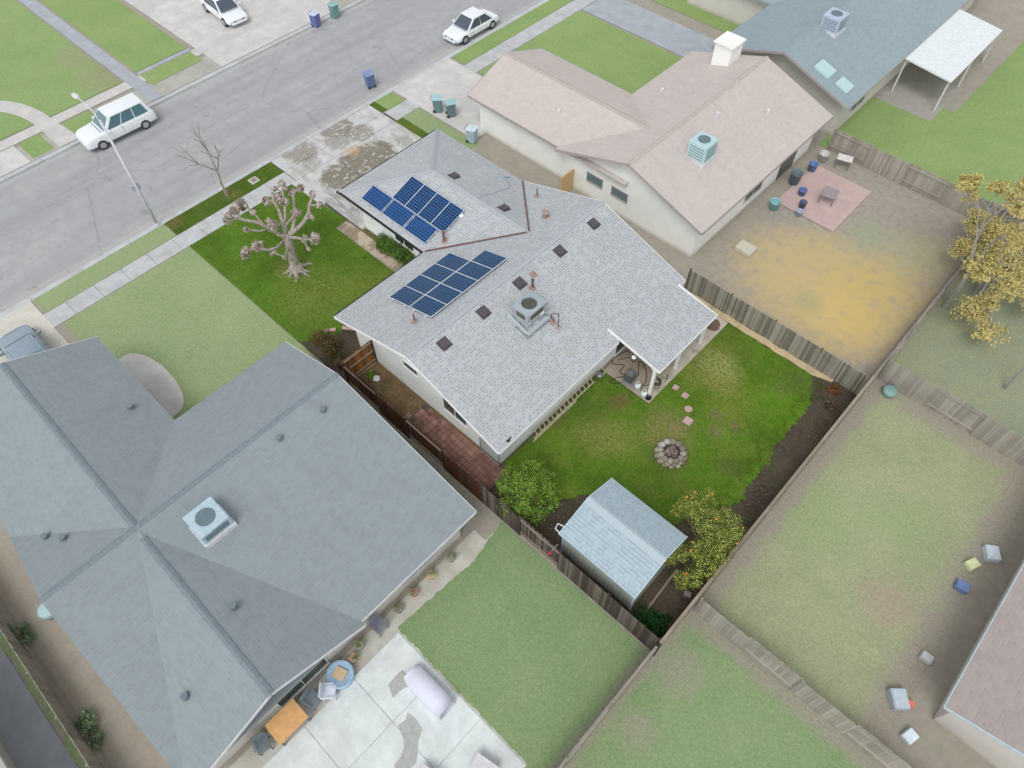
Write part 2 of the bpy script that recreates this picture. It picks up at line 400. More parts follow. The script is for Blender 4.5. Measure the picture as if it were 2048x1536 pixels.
# surroundings: whitish haze is put into these base colours, paler than their own
def road_extra(s, p, bc):
    x = s.sep(p)[0]; w1 = s.noise(s.scale(p, 1.1, .05, 1), 1, 4, .6); bc = s.mix(s.math('MULTIPLY', s.mapr(w1, .46, .62), .45), bc, lin((146, 147, 149)))
    for cx_, wd_ in ((-29.3, .35), (-39.3, .3)): bc = s.mix(s.math('MULTIPLY', s.mapr(s.math('ADD', s.math('ABSOLUTE', s.math('SUBTRACT', x, cx_)), s.math('MULTIPLY', s.noise(p, 1.5, 5, .7), .3)), wd_+.2, wd_-.05), .5), bc, lin((182, 180, 174)))
    spots = s.mapr(s.noise(p, .9, 3, .5), .66, .74); bc = s.mix(s.math('MULTIPLY', spots, .4), bc, lin((122, 124, 126)))
    ck = s.vor(s.scale(s.pos(), .16, .09, 1), 1, 'DISTANCE_TO_EDGE'); ck = s.math('ADD', ck, s.math('MULTIPLY', s.math('SUBTRACT', s.noise(p, 2.5, 5, .7), .5), .03))
    return s.mix(s.math('MULTIPLY', s.mapr(ck, .005, .0), .4), bc, lin((120, 122, 126)))
m_road = concrete('road_asphalt', (168, 169, 169), (154, 155, 156), .5, .5, .22, .12, road_extra, streak=(1.6, .5, 1))
m_nside = concrete('far_sidewalk', (198, 196, 192), (180, 174, 168), .4, .55, .6)
m_ndrive = concrete('far_driveway', (204, 202, 198), (178, 176, 172), .5, .52, .5)
m_nwhite = concrete('white_slab', (218, 224, 222), (190, 194, 190), .5, .58, .4)
m_ngrey = concrete('grey_path', (168, 174, 180), (150, 152, 156), .4)
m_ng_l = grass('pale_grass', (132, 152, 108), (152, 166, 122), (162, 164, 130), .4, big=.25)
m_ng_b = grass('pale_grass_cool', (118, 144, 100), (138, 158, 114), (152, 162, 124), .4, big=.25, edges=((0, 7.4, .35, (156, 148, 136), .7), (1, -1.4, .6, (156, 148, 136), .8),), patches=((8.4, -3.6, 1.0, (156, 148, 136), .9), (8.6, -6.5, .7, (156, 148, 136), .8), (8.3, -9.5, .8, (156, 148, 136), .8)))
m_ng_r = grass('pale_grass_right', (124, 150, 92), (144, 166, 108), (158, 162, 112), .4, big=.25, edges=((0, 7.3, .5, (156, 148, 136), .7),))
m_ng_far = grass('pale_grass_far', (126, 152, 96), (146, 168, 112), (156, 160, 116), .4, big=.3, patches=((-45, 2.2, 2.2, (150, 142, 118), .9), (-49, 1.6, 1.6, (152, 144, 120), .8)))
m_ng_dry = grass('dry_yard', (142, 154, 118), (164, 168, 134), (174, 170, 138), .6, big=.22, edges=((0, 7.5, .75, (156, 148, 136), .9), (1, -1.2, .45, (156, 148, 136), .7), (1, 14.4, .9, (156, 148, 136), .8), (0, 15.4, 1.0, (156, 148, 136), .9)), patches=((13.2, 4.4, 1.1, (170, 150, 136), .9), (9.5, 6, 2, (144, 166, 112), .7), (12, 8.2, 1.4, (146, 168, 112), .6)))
m_ndirt = dirtmat('pale_soil', (146, 140, 130), (170, 162, 150), (150, 160, 124), .3, 3)
m_ntan = dirtmat('leaf_litter_soil', (172, 158, 122), (204, 182, 118), (150, 152, 120), .45, 3)
m_nroof_g = shingle('grey_roof', (140, 149, 152), dash=.35, dashcol=.84, var=.05, bumpy=.1)
m_nroof_p = shingle('pink_roof', (192, 183, 177), dash=.35, dashcol=.88, var=.05, bumpy=.1)
m_nroof_b = shingle('blue_roof', (146, 160, 165), dash=.35, dashcol=.8, var=.05, bumpy=.1)
m_nroof_br = shingle('brown_roof', (168, 158, 154), dash=.35, dashcol=.82, var=.06, bumpy=.1)
m_nwall = stucco('pale_wall', (240, 240, 235)); m_nwall2 = stucco('cream_wall', (208, 204, 196))
m_nvent = plain('hazed_vent', (116, 126, 134), .8, .2)
m_ntrim = plain('hazed_trim', (206, 206, 208), .7, .2)
m_nfascia = plain('hazed_fascia', (168, 160, 158), .7, .2)
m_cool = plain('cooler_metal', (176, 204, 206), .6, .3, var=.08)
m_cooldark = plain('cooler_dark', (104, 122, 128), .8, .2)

# ================================================================== SETTING
struct(MB().add([(-1900,-1900,-.25),(1900,-1900,-.25),(1900,1900,-.25),(-1900,1900,-.25)], [(0,1,2,3)]).build('ground', m_ndirt))
# street: asphalt lies lower than the kerbs
sheet('road', [rect(-39.65, -400, -28.98, 400)], -.13, m_road)
sheet('ground_pad_near', [rect(-28.9, -398, 200, 398)], -.02, m_ndirt, .2)['label'] = 'soil under the near lots'
sheet('ground_pad_far', [rect(-300, -398, -39.72, 398)], -.02, m_ndirt, .2)
for nm, x0, x1 in (('kerb', -28.98, -28.62), ('kerb', -39.85, -39.5)):
    m = MB(); y = -60
    while y < 90: m.box((x0, y, -.2), (x1, y+2.98, .0)); y += 3
    m.build(nm, m_curb, bevel=.02)['kind'] = 'structure'
# near side pavement, flags 1.5 m with dark joints
m = MB(); y = -60.
while y < 90:
    if not (3.83 < y+.1 and y < 11.9): m.box((-27.15, y, -.1), (-25.9, min(y+1.62, 3.82) if y < 3.8 else y+1.62, .012))
    y += 1.64
m.build('sidewalk', m_side)['kind'] = 'structure'
sheet('sidewalk_joint_bed', [rect(-27.15, -60, -25.9, 90)], -.008, m_joint)
# lawns of the lot
sheet('parkway_lawn', [jag(rect(-28.6, -3.84, -27.18, 3.82), .3, .015)], .012, m_lawn_p)
sheet('parkway_lawn', [jag(rect(-28.6, 12.0, -27.28, 12.5), .3, .015)], .012, m_lawn_p)
sheet('side_lawn_strip', [jag(rect(-25.85, 12.02, -20.2, 12.62), .3, .02)], .012, m_lawn_p)
sheet('front_lawn', [jag([(-25.86,-3.84,0),(-15.6,-3.84,.1),(-14.7,-2.7,.1),(-14.3,-1.1,.1),(-13.6,-.9,.05),(-13.5,2.86,.0),(-20.84,2.86,.0),(-20.9,3.76,.0),(-25.86,3.42,0)], .3, .02)], .014, m_lawn_f)
sheet('front_bed', [jag([(-15.7,-3.84),(-11.7,-3.84),(-11.7,-1.8),(-13.0,-.6),(-14.6,-.9)], .3, .03)], .008, m_dirt)
sheet('entry_bed', [rect(-20.0, 3.62, -13.3, 4.1)], .006, m_dirt_side)
# driveway slabs with joints
sheet('driveway_joint_bed', [rect(-28.6, 3.7, -19.5, 12.02)], -.004, m_joint)
m = MB()
xs = (-28.6, -27.16, -25.92, -22.95, -19.55); ys = (3.86, 6.82, 9.8, 12.0)
for i in range(4):
    for j in range(3):
        y0 = ys[j]; 
        if i == 2 and j == 0: m.box((xs[i]+.012, 3.5, -.1), (xs[i+1]-.012, ys[1]-.012, .02)); continue
        if i == 3 and j == 0: m.box((xs[i]+.012, 3.82, -.1), (xs[i+1]-.012, ys[1]-.012, .02)); continue
        m.box((xs[i]+.012, y0+.012, -.1), (xs[i+1]-.012, ys[j+1]-.012, .02+.001*((i+j) % 2)))
m.build('driveway', m_drive)['kind'] = 'structure'
# driveway flares down to the road
m = MB().add([(-28.66,3.9,.012),(-28.66,12,.012),(-28.99,12,-.12),(-28.99,3.9,-.12)], [(3,2,1,0)]); m.build('driveway_apron', m_curb)['kind'] = 'structure'
m = MB(); xx = (-20.8, -19.6, -18.3, -16.85, -15.5, -13.8)
for i in range(5): m.box((xx[i]+.01, 2.9, -.1), (xx[i+1]-.01, 3.72, .022+.002*(i % 2)))
m.build('walkway', m_walk)['kind'] = 'structure'
# back yard
sheet('back_garden_soil', [rect(-2.9, -3.72, 7.38, 12.9)], .002, m_dirt)
sheet('back_lawn', [jag([(-2.85,5.48,0),(-2.8,-1.7,.03),(-1.6,-2.3),(-.5,-1.9),(.3,-1.4),(1.0,-.3),(1.7,.25),(4.6,.5),(5.1,2.2),(5.75,3.2,.11),(6.1,3.7,.11),(6.33,4.3,.11),(6.05,5.0,.11),(6.15,5.6,.11),
    (6.0,6.1,.11),(6.2,6.6,.11),(5.85,7.6,.1),(5.98,8.3,.1),(5.86,9.1,.1),(5.95,10.2,.1),(5.72,11.3,.08),(5.1,12.42,.03),(.2,12.42,.02),(.1,12.3,0),(.1,5.48,0)], .09, .07, 4)], .016, m_lawn_b)
sheet('fence_foot_soil', [jag([(-2.9,12.46),(5.0,12.46),(6.0,12.72),(6.0,12.88),(-2.9,12.88)], .3, .03)], .02, m_tan)
sheet('patio_joint_bed', [rect(-2.95, 5.52, .09, 12.42)], .004, m_joint)
m = MB(); yy = (5.52, 7.25, 8.98, 10.7, 12.42)
for i in range(4):
    m.box((-1.43, yy[i]+.008, -.1), (.09, yy[i+1]-.008, .05)); m.box((-2.98, yy[i]+.008, -.1), (-1.446, yy[i+1]-.008, .051))
m.build('patio', m_slab)['kind'] = 'structure'
# side yard
sheet('side_yard_soil', [rect(-11.6, -3.7, -2.9, -1.8)], .003, m_dirt_side)
s = NT('red_paver', .85, .25); r_ = s.rnd()
bc = s.mix(r_, lin((134, 96, 84)), lin((160, 122, 110))); n_ = s.noise(s.pos(), 1.1, 7, .7, .6)
bc = s.mix(s.math('MULTIPLY', s.mapr(n_, .5, .56), .6), bc, lin((98, 62, 58))); bc = s.mix(s.math('MULTIPLY', s.noise(s.pos(), 20, 4), .3), bc, lin((120, 100, 84))); s.base(bc); m_paver = s.m
m = MB(); rr = random.Random(5)
for i in range(19):
    for j in range(6):
        x = -8.15+i*.305; y = -3.66+j*.285
        if i == 0 and j > 3 or (i < 2 and rr.random() < .35): continue
        if i > 17 and j < 2 and rr.random() < .5: continue
        m.box((x+.013, y+.013, -.02), (x+.292, y+.272, .018+rr.uniform(0, .012)))
sheet('brick_path_bed', [rect(-7.9, -3.66, -2.45, -1.97)], .009, m_joint)
pv = m.build('brick_path', m_paver); pv['kind'] = 'structure'

# --- neighbours' ground (right side of the lot: y > 12.6)
def nsheet(nm, poly, z, mat, amp=.0, seed=1): return sheet(nm, [jag(poly, .5, amp, seed) if amp else poly], z, mat)
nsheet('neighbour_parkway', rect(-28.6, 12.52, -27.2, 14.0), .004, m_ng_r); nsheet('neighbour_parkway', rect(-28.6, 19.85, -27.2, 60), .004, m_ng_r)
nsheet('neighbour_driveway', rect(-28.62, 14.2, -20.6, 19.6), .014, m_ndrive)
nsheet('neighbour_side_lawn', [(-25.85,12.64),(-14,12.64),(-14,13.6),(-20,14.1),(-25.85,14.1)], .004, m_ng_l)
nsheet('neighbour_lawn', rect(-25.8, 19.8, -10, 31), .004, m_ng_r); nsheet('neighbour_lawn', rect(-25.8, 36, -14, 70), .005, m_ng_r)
nsheet('neighbour_walk', rect(-25.8, 31.2, -13, 34.6), .014, m_ngrey)
nsheet('side_passage', rect(-20, 12.66, -2.9, 15.6), .006, m_ndirt)
yd = NT('leafy_soil', .97, .1); p = yd.pos(); n2 = yd.noise(p, 3, 6, .75); bc = yd.mix(yd.mapr(n2, .35, .65), lin((146,140,130)), lin((168,160,148)))
for cx, cy, r, am, col in ((2.2,17.6,3.6,.8,(198,174,118)),(4.8,16.8,2.0,.7,(204,178,112)),(-.8,18.4,1.9,.6,(190,170,128)),(4.9,20.2,2.4,.65,(196,172,104)),(1.0,20.6,1.6,.45,(190,172,116)),(2.4,16.6,.7,.5,(150,158,118)),(2.2,23.5,1.2,.4,(150,166,124)),(5.4,24,1.8,.4,(176,172,116))):
    bc = yd.mix(yd.math('MULTIPLY', yd.math('MULTIPLY', blob(yd, p, cx, cy, r, .5, .55), yd.mapr(yd.noise(p, 1.3, 6, .6), .2, .5)), am), bc, lin(col))
yd.base(bc).bump(n2, .5, .04)
nsheet('neighbour_back_soil', rect(-3.4, 12.95, 7.2, 28.8), .0, yd.m)
nsheet('brick_terrace', rect(-3.1, 22.3, .7, 27.0), .05, concrete('hazed_brick', (196, 172, 166), (184, 160, 158), .5, .5, 1))
nsheet('far_back_lawn', [(-4,28.95),(7.38,28.95),(7.38,60),(1,60),(1,38),(-4,38)], .006, m_ng_r)
nsheet('terrace_slab', rect(-5.5, 36, .2, 41), .014, concrete('shaded_slab', (164, 160, 152), (150, 146, 140), .5))
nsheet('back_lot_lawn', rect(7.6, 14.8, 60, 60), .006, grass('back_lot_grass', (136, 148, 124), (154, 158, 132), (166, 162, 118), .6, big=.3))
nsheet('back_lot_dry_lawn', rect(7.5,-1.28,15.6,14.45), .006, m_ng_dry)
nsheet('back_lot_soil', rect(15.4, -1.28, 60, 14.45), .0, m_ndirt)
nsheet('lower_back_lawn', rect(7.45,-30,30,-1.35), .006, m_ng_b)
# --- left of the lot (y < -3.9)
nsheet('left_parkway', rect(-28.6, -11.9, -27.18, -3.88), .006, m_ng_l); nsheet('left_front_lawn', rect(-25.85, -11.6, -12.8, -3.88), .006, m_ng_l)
nsheet('left_driveway', rect(-28.62, -15.6, -20, -12.1), .014, concrete('cream_drive', (206, 202, 190), (180, 176, 168), .4))
pa = []
for t in range(13): a_ = math.pi*t/12; pa.append((-18.9+2.55*math.cos(a_), -10.5+.98*math.sin(a_)*1.0))
nsheet('arched_walk', pa+[(-21.4,-11.2),(-16.3,-11.2)], .016, m_ndrive)
nsheet('left_side_soil', rect(-14.2, -5.0, -.8, -3.8), .004, m_ndirt)
nsheet('left_back_lawn', jag([(-.9,-3.9),(7.38,-3.9),(7.38,-10.15),(-.8,-10.1),(-.5,-6)], .12, .04), .006, m_ng_b)
nsheet('left_back_lawn', [(6.4,-10.1),(7.25,-10.1),(7.25,-30),(6.4,-30)], .005, m_ng_b)
nsheet('left_back_soil', rect(-1.5, -22, 7.3, -4.0), .002, concrete('rear_strip', (196, 196, 186), (170, 160, 146), .5, .5, 1.2))
sl = MB()
for i in range(3):
    for j in range(3): sl.box((-.6+i*2.34, -17.3+j*2.37, -.05), (-.6+i*2.34+2.32, -17.3+j*2.37+2.35, .03))
sl.build('white_patio', m_nwhite)['kind'] = 'structure'
nsheet('gravel_passage', rect(-16, -20.6, 2, -18.2), .004, dirtmat('gravel', (150, 144, 132), (176, 168, 154), (170, 150, 136), .4, 5))
nsheet('lower_left_strip', [(-16,-21.4),(2,-21.4),(2,-20.95),(-16,-20.9)], .014, m_ng_l, .12); nsheet('lower_left_drive', rect(-16, -23, 2, -21.5), .008, m_ngrey)
# --- across the street
nsheet('far_parkway', rect(-41.9, -20, -39.86, 60), .006, dirtmat('far_soil', (158, 156, 150), (184, 180, 172), (150, 158, 136), .4, 2))
nsheet('far_parkway_grass', rect(-42.3, -6.3, -40.1, -4.9), .014, m_ng_r); nsheet('far_parkway_grass', rect(-42.2, -3.3, -40.2, -1.2), .014, m_ng_r)
nsheet('far_pavement', rect(-43.35, -30, -42.35, 60), .016, m_nside)
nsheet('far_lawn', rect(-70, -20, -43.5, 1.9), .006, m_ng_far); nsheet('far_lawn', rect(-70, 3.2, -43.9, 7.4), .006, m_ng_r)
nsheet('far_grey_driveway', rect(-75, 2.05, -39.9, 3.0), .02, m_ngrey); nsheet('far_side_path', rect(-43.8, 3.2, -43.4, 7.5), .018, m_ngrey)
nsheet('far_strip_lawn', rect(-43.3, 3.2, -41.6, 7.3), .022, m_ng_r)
nsheet('far_pale_driveway', rect(-70, 7.8, -39.9, 18.8), .012, m_ndrive)
arc = [(-39.9,-3.2),(-39.9,-4.6)]+[(-43.0-5.2*math.sin(t/8*1.57), -4.6-3.6*(1-math.cos(t/8*1.57))) for t in range(9)]+[(-43.0-6.1*math.sin(t/8*1.57), -3.5-3.9*(1-math.cos(t/8*1.57))) for t in range(8,-1,-1)]
nsheet('curved_walk', arc, .024, m_nside); nsheet('far_left_apron', rect(-42.3, -20, -39.9, -6.6), .012, m_ndrive)

# ================================================================== HOUSES
def gable_mesh(x0, x1, y0, y1, he, hr, xr=None, t=.14, axis='x'):
    """gable roof shell; slopes fall along x (ridge along y) or, with axis 'y', along y"""
    m = MB()
    if axis == 'x':
        xr = (x0+x1)/2 if xr is None else xr
        m.slab([(x0,y0,he),(xr,y0,hr),(xr,y1,hr),(x0,y1,he)], t); m.slab([(xr,y0,hr),(x1,y0,he),(x1,y1,he),(xr,y1,hr)], t)
    else:
        yr = (y0+y1)/2 if xr is None else xr
        m.slab([(x0,y0,he),(x1,y0,he),(x1,yr,hr),(x0,yr,hr)], t); m.slab([(x0,yr,hr),(x1,yr,hr),(x1,y1,he),(x0,y1,he)], t)
    return m
def window_on(par, x, y, z, wd, ht, face, mat, sash=1, fr=m_white, d=.04):
    """window centred at (x,y,z) on a wall facing 'x+','x-','y+','y-'"""
    m = MB(); g = MB(); b = .05
    def bx(mb, u0, u1, z0, z1, d0, d1):
        if face[0] == 'y':
            s_ = -1 if face[1] == '-' else 1; mb.box((x+u0, y+s_*d0, z+z0), (x+u1, y+s_*d1, z+z1))
        else:
            s_ = -1 if face[1] == '-' else 1; mb.box((x+s_*d0, y+u0, z+z0), (x+s_*d1, y+u1, z+z1))
    W, H = wd/2, ht/2
    bx(m, -W-b, W+b, H, H+b, -.02, d); bx(m, -W-b, W+b, -H-b, -H, -.02, d+.03)
    bx(m, -W-b, -W, -H, H, -.02, d); bx(m, W, W+b, -H, H, -.02, d)
    for i in range(1, sash+1):
        u = -W+wd*i/(sash+1); bx(m, u-.02, u+.02, -H, H, -.02, d-.005)
    f = m.build('window', fr, par); bx(g, -W, W, -H, H, -.02, .012); g.build('pane', mat, f)
    return f
he, hr = 2.567, 4.392; xf, xr_, xb = -13.494, -7.9, -2.336; y0, y1 = -2.46, 11.113; sl_ = (hr-he)/(xr_-xf)
yw0, xg = 3.495, -20.5; ym = (yw0+y1)/2; hk = 3.86; sw_ = (hk-he)/(ym-yw0); xk = -16.68
house = thing('house', 'mint stucco house with pale grey shingle roof carrying two blue solar arrays', 'house', (-8,4,0))
wx0, wx1, wy0, wy1 = -12.95, -2.95, -1.85, 10.6
# walls: gabled body along y plus garage wing
def zu(x): return he-.155+(sl_*(x-xf) if x < xr_ else (hr-he)/(xb-xr_)*(xb-x))
m = MB(); pr_ = [(wx0,0),(wx1,0),(wx1,zu(wx1)),(xr_,zu(xr_)),(wx0,zu(wx0))]
n = len(pr_); vs = [(p[0], wy0, p[1]) for p in pr_]+[(p[0], wy1, p[1]) for p in pr_]
m.add(vs, [tuple(range(n)), tuple(range(2*n-1, n-1, -1))]+[(i+n, (i+1) % n+n, (i+1) % n, i) for i in range(n)])
m.box((-19.55, 4.08, 0), (-12.9, 10.55, he-.02))
m.build('wall', m_wall, house)
# roof: main gable + hipped garage wing, shells interpenetrate along the valleys
m = gable_mesh(xf, xb, y0, y1, he, hr, xr_)
yr1 = y1-.01; he2 = he-.004
m.slab([(xg,yw0,he2),(xf+.25,yw0,he2),(-9.1,ym,hk),(xk,ym,hk)], .14)
m.slab([(xf+.25,yr1,he2),(xg,yr1,he2),(xk,ym,hk),(-9.1,ym,hk)], .14)
m.slab([(xg,yr1,he2),(xg,yw0,he2),(xk,ym,hk)], .14)
roof = m.build('roof', m_roof, house)
# caps on ridge and hips
def capline(a, b, wd=.26, up=.018):
    m = MB(); a = Vector(a); b = Vector(b); L = (b-a).length; k = int(L/.14); d = (b-a)/k
    sd_ = d.cross(Vector((0,0,1))).normalized()*wd/2
    for i in range(k):
        p = a+d*i; q = a+d*(i+1.25); z = Vector((0,0,up+.004)); z2 = Vector((0,0,up+.012)); dr = Vector((0,0,-wd*.16))
        vs = [p-sd_+z+dr, p+z, p+sd_+z+dr, q-sd_+z2+dr, q+z2, q+sd_+z2+dr]
        m.add(vs, [(0,3,4,1),(1,4,5,2),(0,1,4,3)][:2])
    return m
for a, b in (((xr_,y0,hr), (xr_,y1,hr)), ((xk,ym,hk), (-9.6,ym,hk)), ((xg,yw0,he), (xk,ym,hk)), ((xg,yr1,he), (xk,ym,hk))): capline(a, b).build('ridge_cap', m_cap, roof)
# valleys: brown metal
J = (-9.53, ym, hk)
for a in ((xf, yw0, he), (xf, yr1, he)):
    m = MB(); A = Vector(a)+Vector((0,0,.045)); B = Vector(J)+Vector((0,0,.045)); A = A+(B-A)*.012; B = B+(A-B)*.02
    m.beam(A, B, .085, .03); m.build('valley_flashing', m_valley, roof)
# fascia boards (white), dark drip edge / gutters at the eaves
m = MB(); e = .012
for y, s_ in ((y0, -1), (y1, 1)):
    for xa, za, xc, zc in ((xf, he, xr_, hr), (xr_, hr, xb, he)):
        if s_ == 1 and xa == xf: xa, za = xf+.02, he
        m.beam((xa, y+s_*(.012+e), za-.085), (xc, y+s_*(.012+e), zc-.085), .025, .16, up=(0,0,1))
m.beam((xb+.026, y0, he-.085), (xb+.026, 5.75, he-.085), .025, .15); m.beam((xb+.026, 10.55, he-.085), (xb+.026, y1, he-.085), .025, .15)
each(m, 'fascia', m_white, house)
# put gutters on the outer side of each eave
gm = MB()
def gut(p, q, out):
    o = Vector(out)
    for off, dz, ww, hh in ((.04, -.135, .08, .012), (.078, -.08, .012, .11), (.01, -.08, .012, .11)):
        gm.beam(Vector(p)+o*off+Vector((0,0,dz)), Vector(q)+o*off+Vector((0,0,dz)), ww, hh)
gut((xg, yr1, he), (xg, yw0-.12, he), (-1,0,0)); gut((xg-.12, yw0, he), (xf-.02, yw0, he), (0,-1,0)); gut((xf, yw0+.02, he), (xf, y0+.05, he), (-1,0,0))
gm.build('gutter', m_gutter, house)
m = MB(); m.tube([(-20.3,3.45,he-.1),(-20.2,3.5,he-.25),(-19.6,4.0,he-.5),(-19.62,4.03,.3),(-19.62,4.0,.16),(-19.75,3.85,.08)], .035, 8); m.build('downspout', m_white, house)
m = MB(); m.tube([(-13.6,3.55,he-.12),(-13.3,3.95,he-.4),(-13.3,3.98,.1)], .035, 8); m.build('downspout', m_white, house)
# windows and doors
window_on(house, -8.68, wy0, 2.15, .95, .42, 'y-', m_glassd, 0)
window_on(house, -5.75, wy0, 1.48, 1.5, 1.0, 'y-', m_glass, 1)
window_on(house, -15.9, 4.08, 1.3, 1.5, .6, 'y-', m_glassd, 1)
window_on(house, -14.3, 4.08, 1.3, .6, .6, 'y-', m_glassd, 0)
window_on(house, wx1, 7.6, 1.05, 1.9, 1.95, 'x+', m_glassd, 1)
window_on(house, wx1, 9.6, 1.5, 1.2, 1.0, 'x+', m_glassd, 1)
window_on(house, -12.95, .5, 1.4, 1.8, 1.1, 'x-', m_glassd, 1)
window_on(house, -7, wy1, 1.5, 1.2, .9, 'y+', m_glassd, 1)
m = MB(); m.box((-19.6, 5.0, .02), (-19.56, 9.8, 2.15)); gd = m.build('garage_door', m_white, house)
m = MB()
for k in range(4): m.box((-19.62, 5.0, .53*k+.05), (-19.602, 9.8, .53*k+.5))
m.build('door_panel', m_white, gd)
m = MB(); m.box((-12.99, 2.1, .05), (-12.952, 3.0, 2.1)); m.build('door', plain('door_paint', (150,120,96)), house)
m = MB(); m.box((-4.9,10.6,.02),(-4.0,10.64,2.05)); m.build('door', m_white, house)
# roof vents
def on_main(x, y, lift=0):
    z = he+sl_*(x-xf) if x < xr_ else he+(hr-he)/(xb-xr_)*(xb-x); return Vector((x, y, z+lift))
def on_wing(x, y, lift=0):
    return Vector((x, y, he+sw_*((y-yw0) if y < ym else (yr1-y))+lift))
def slope_frame(kind):
    # returns (downhill dir, across dir, normal)
    if kind == 'back': d = Vector((1,0,-sl_))
    if kind == 'front': d = Vector((-1,0,-sl_))
    if kind == 'wl': d = Vector((0,-1,-sw_))
    if kind == 'wr': d = Vector((0,1,-sw_))
    d.normalize(); n_ = Vector((0,0,1)); n_ = (n_-d*n_.dot(d)).normalized(); return d, n_.cross(d), n_
def vent(p, kind, wd=.42, ln=.4):
    d, a, n_ = slope_frame(kind); m = MB()
    def P(u, v, h): return p+a*u+d*v+n_*h
    fl = [P(-wd/2-.07,-ln/2-.1,.012),P(wd/2+.07,-ln/2-.1,.012),P(wd/2+.07,ln/2+.05,.012),P(-wd/2-.07,ln/2+.05,.012)]
    m.add([v-n_*.01 for v in fl]+fl, [(0,1,2,3),(7,6,5,4),(0,1,5,4),(1,2,6,5),(2,3,7,6),(3,0,4,7)])
    bt = [P(-wd/2,-ln/2,.014),P(wd/2,-ln/2,.014),P(wd/2,ln/2-.05,.014),P(-wd/2,ln/2-.05,.014)]
    tp = [P(-wd/2,-ln/2,.06),P(wd/2,-ln/2,.06),P(wd/2,ln/2,.13),P(-wd/2,ln/2,.13)]
    m.add(bt+tp, [(0,1,2,3),(7,6,5,4),(0,4,5,1),(1,5,6,2),(2,6,7,3),(3,7,4,0)])
    o = m.build('roof_vent', m_vent, roof, bevel=.012)
    for f in (): pass
    return o
for y in (9.7, 7.1, 4.2, 1.75, -.75): vent(on_main(-7.28, y), 'back')
for x in (-15.62, -11.85): vent(on_wing(x, 7.9), 'wr')
def pipe(p, kind, h, r=.045, mat=m_pipe, cap=False, tilt=(0,0)):
    d, a, n_ = slope_frame(kind); m = MB()
    vs = [p+a*u+d*v+n_*.012 for u, v in ((-.16,-.2),(.16,-.2),(.16,.14),(-.16,.14))]
    m.add([v-n_*.01 for v in vs]+vs, [(0,1,2,3),(7,6,5,4),(0,1,5,4),(1,2,6,5),(2,3,7,6),(3,0,4,7)])
    m.tube([p, p+Vector((0,0,.09))], [.1, .055], 12); fl = m.build('pipe_flashing', m_flash, roof)
    m = MB(); t = p+Vector((tilt[0], tilt[1], h)); m.tube([p, t], r, 10)
    if cap: m.tube([t-Vector((0,0,.02)), t+Vector((0,0,.05)), t+Vector((0,0,.09))], [r*1.6, r*1.7, r*.6], 10)
    return m.build('vent_pipe', mat, roof)
pipe(on_main(-9.46,-.63), 'front', .5, .045, m_pipe); pipe(on_main(-11.6,10.2), 'front', .5, .03, m_darkpipe)
pipe(on_wing(-12.99,4.53), 'wl', .75, .07, m_pipe); pipe(on_main(-6.75,4.5), 'back', .55, .045, m_darkpipe, True)
pipe(on_main(-4.95,3.98), 'back', .12, .05, m_pipe); pipe(on_main(-7.2,5.07), 'back', .16, .06, m_flash)
pipe(on_main(-9.73,8.75), 'front', .28, .12, m_flash, True)
p = on_main(-4.64,3.97); m = MB(); m.tube([p, p+Vector((0,0,.95)), p+Vector((-.02,-.03,1.0)), p+Vector((-.2,-.2,1.02)), p+Vector((-.23,-.23,.98)), p+Vector((-.23,-.23,.7))], .022, 8)
m.tube([p+Vector((-.23,-.23,.78)), p+Vector((-.36,-.30,.84))], .018, 6); m.build('gas_pipe', m_darkpipe, roof)
m = MB(); m.tube([p, p+Vector((0,0,.08))], [.13, .05], 12); m.build('pipe_flashing', m_flash, roof)
# torn black shingle scrap at the corner, stray cable on the wing
m = MB(); d, a, n_ = slope_frame('back'); p = on_main(-2.45,-1.72)
pts = [(-.16,-.02),(-.05,-.06),(.02,-.03),(.16,-.07),(.18,-.01),(.05,.03),(0,.08),(-.12,.06)]
m.add([p+a*u+d*v+n_*.02 for u, v in pts], [tuple(range(8))]); m.add([p+a*u+d*v+n_*.008 for u, v in pts], [tuple(range(7,-1,-1))]); m.build('torn_felt', m_black, roof)
cb = MB(); cb.tube([on_wing(x, y, .03) for x, y in ((-14.25,10.6),(-13.9,10.25),(-13.5,10.1),(-13.24,9.69),(-13.3,9.1),(-13.2,8.4),(-13.35,7.9),(-13.2,7.37))], .009, 6)
cb.tube([on_wing(-14.1,10.75,.035), on_wing(-14.3,10.45,.04)], .03, 6)
tag(cb.build('cable', plain('blue_cable', (120,156,180))), 'thin blue cable lying loose on the garage wing roof', 'cable')
# patio cover
pc = MB(); px0, px1, py0, py1 = -3.45, .07, 5.82, 10.5; zt = on_main(px0, 0).z+.02; zb = 2.33
pc.slab([(px0,py0,zt),(px1,py0,zb),(px1,py1,zb),(px0+.75,py1,on_main(px0+.75,0).z+.015)][::1], .12)
pco = pc.build('patio_roof', m_roof, house)
m = MB(); m.beam((px0+.35, py0-.018, zt-.11), (px1+.03, py0-.018, zb-.07), .03, .15); m.beam((px0+1.1, py1+.018, zt-.24), (px1+.03, py1+.018, zb-.07), .03, .15)
m.beam((px1+.018, py0, zb-.07), (px1+.018, py1, zb-.07), .03, .12); m.beam((-.22, py0+.1, zb-.12), (-.22, py1-.1, zb-.12), .1, .16); each(m, 'patio_fascia', m_white, house)
for x, y in ((-.2,5.92),(-.22,8.12),(-.22,10.28)):
    m = MB(); m.box((x-.075,y-.075,.05),(x+.075,y+.075,zb-.14)); m.build('post', m_white, house, bevel=.008)
m = MB(); m.beam((-.2,5.92,1.75),(-.2,6.5,2.2),.07,.07); m.beam((-.2,5.9,1.95),(-.5,5.9,2.28),.07,.07); m.build('brace', m_white, house)

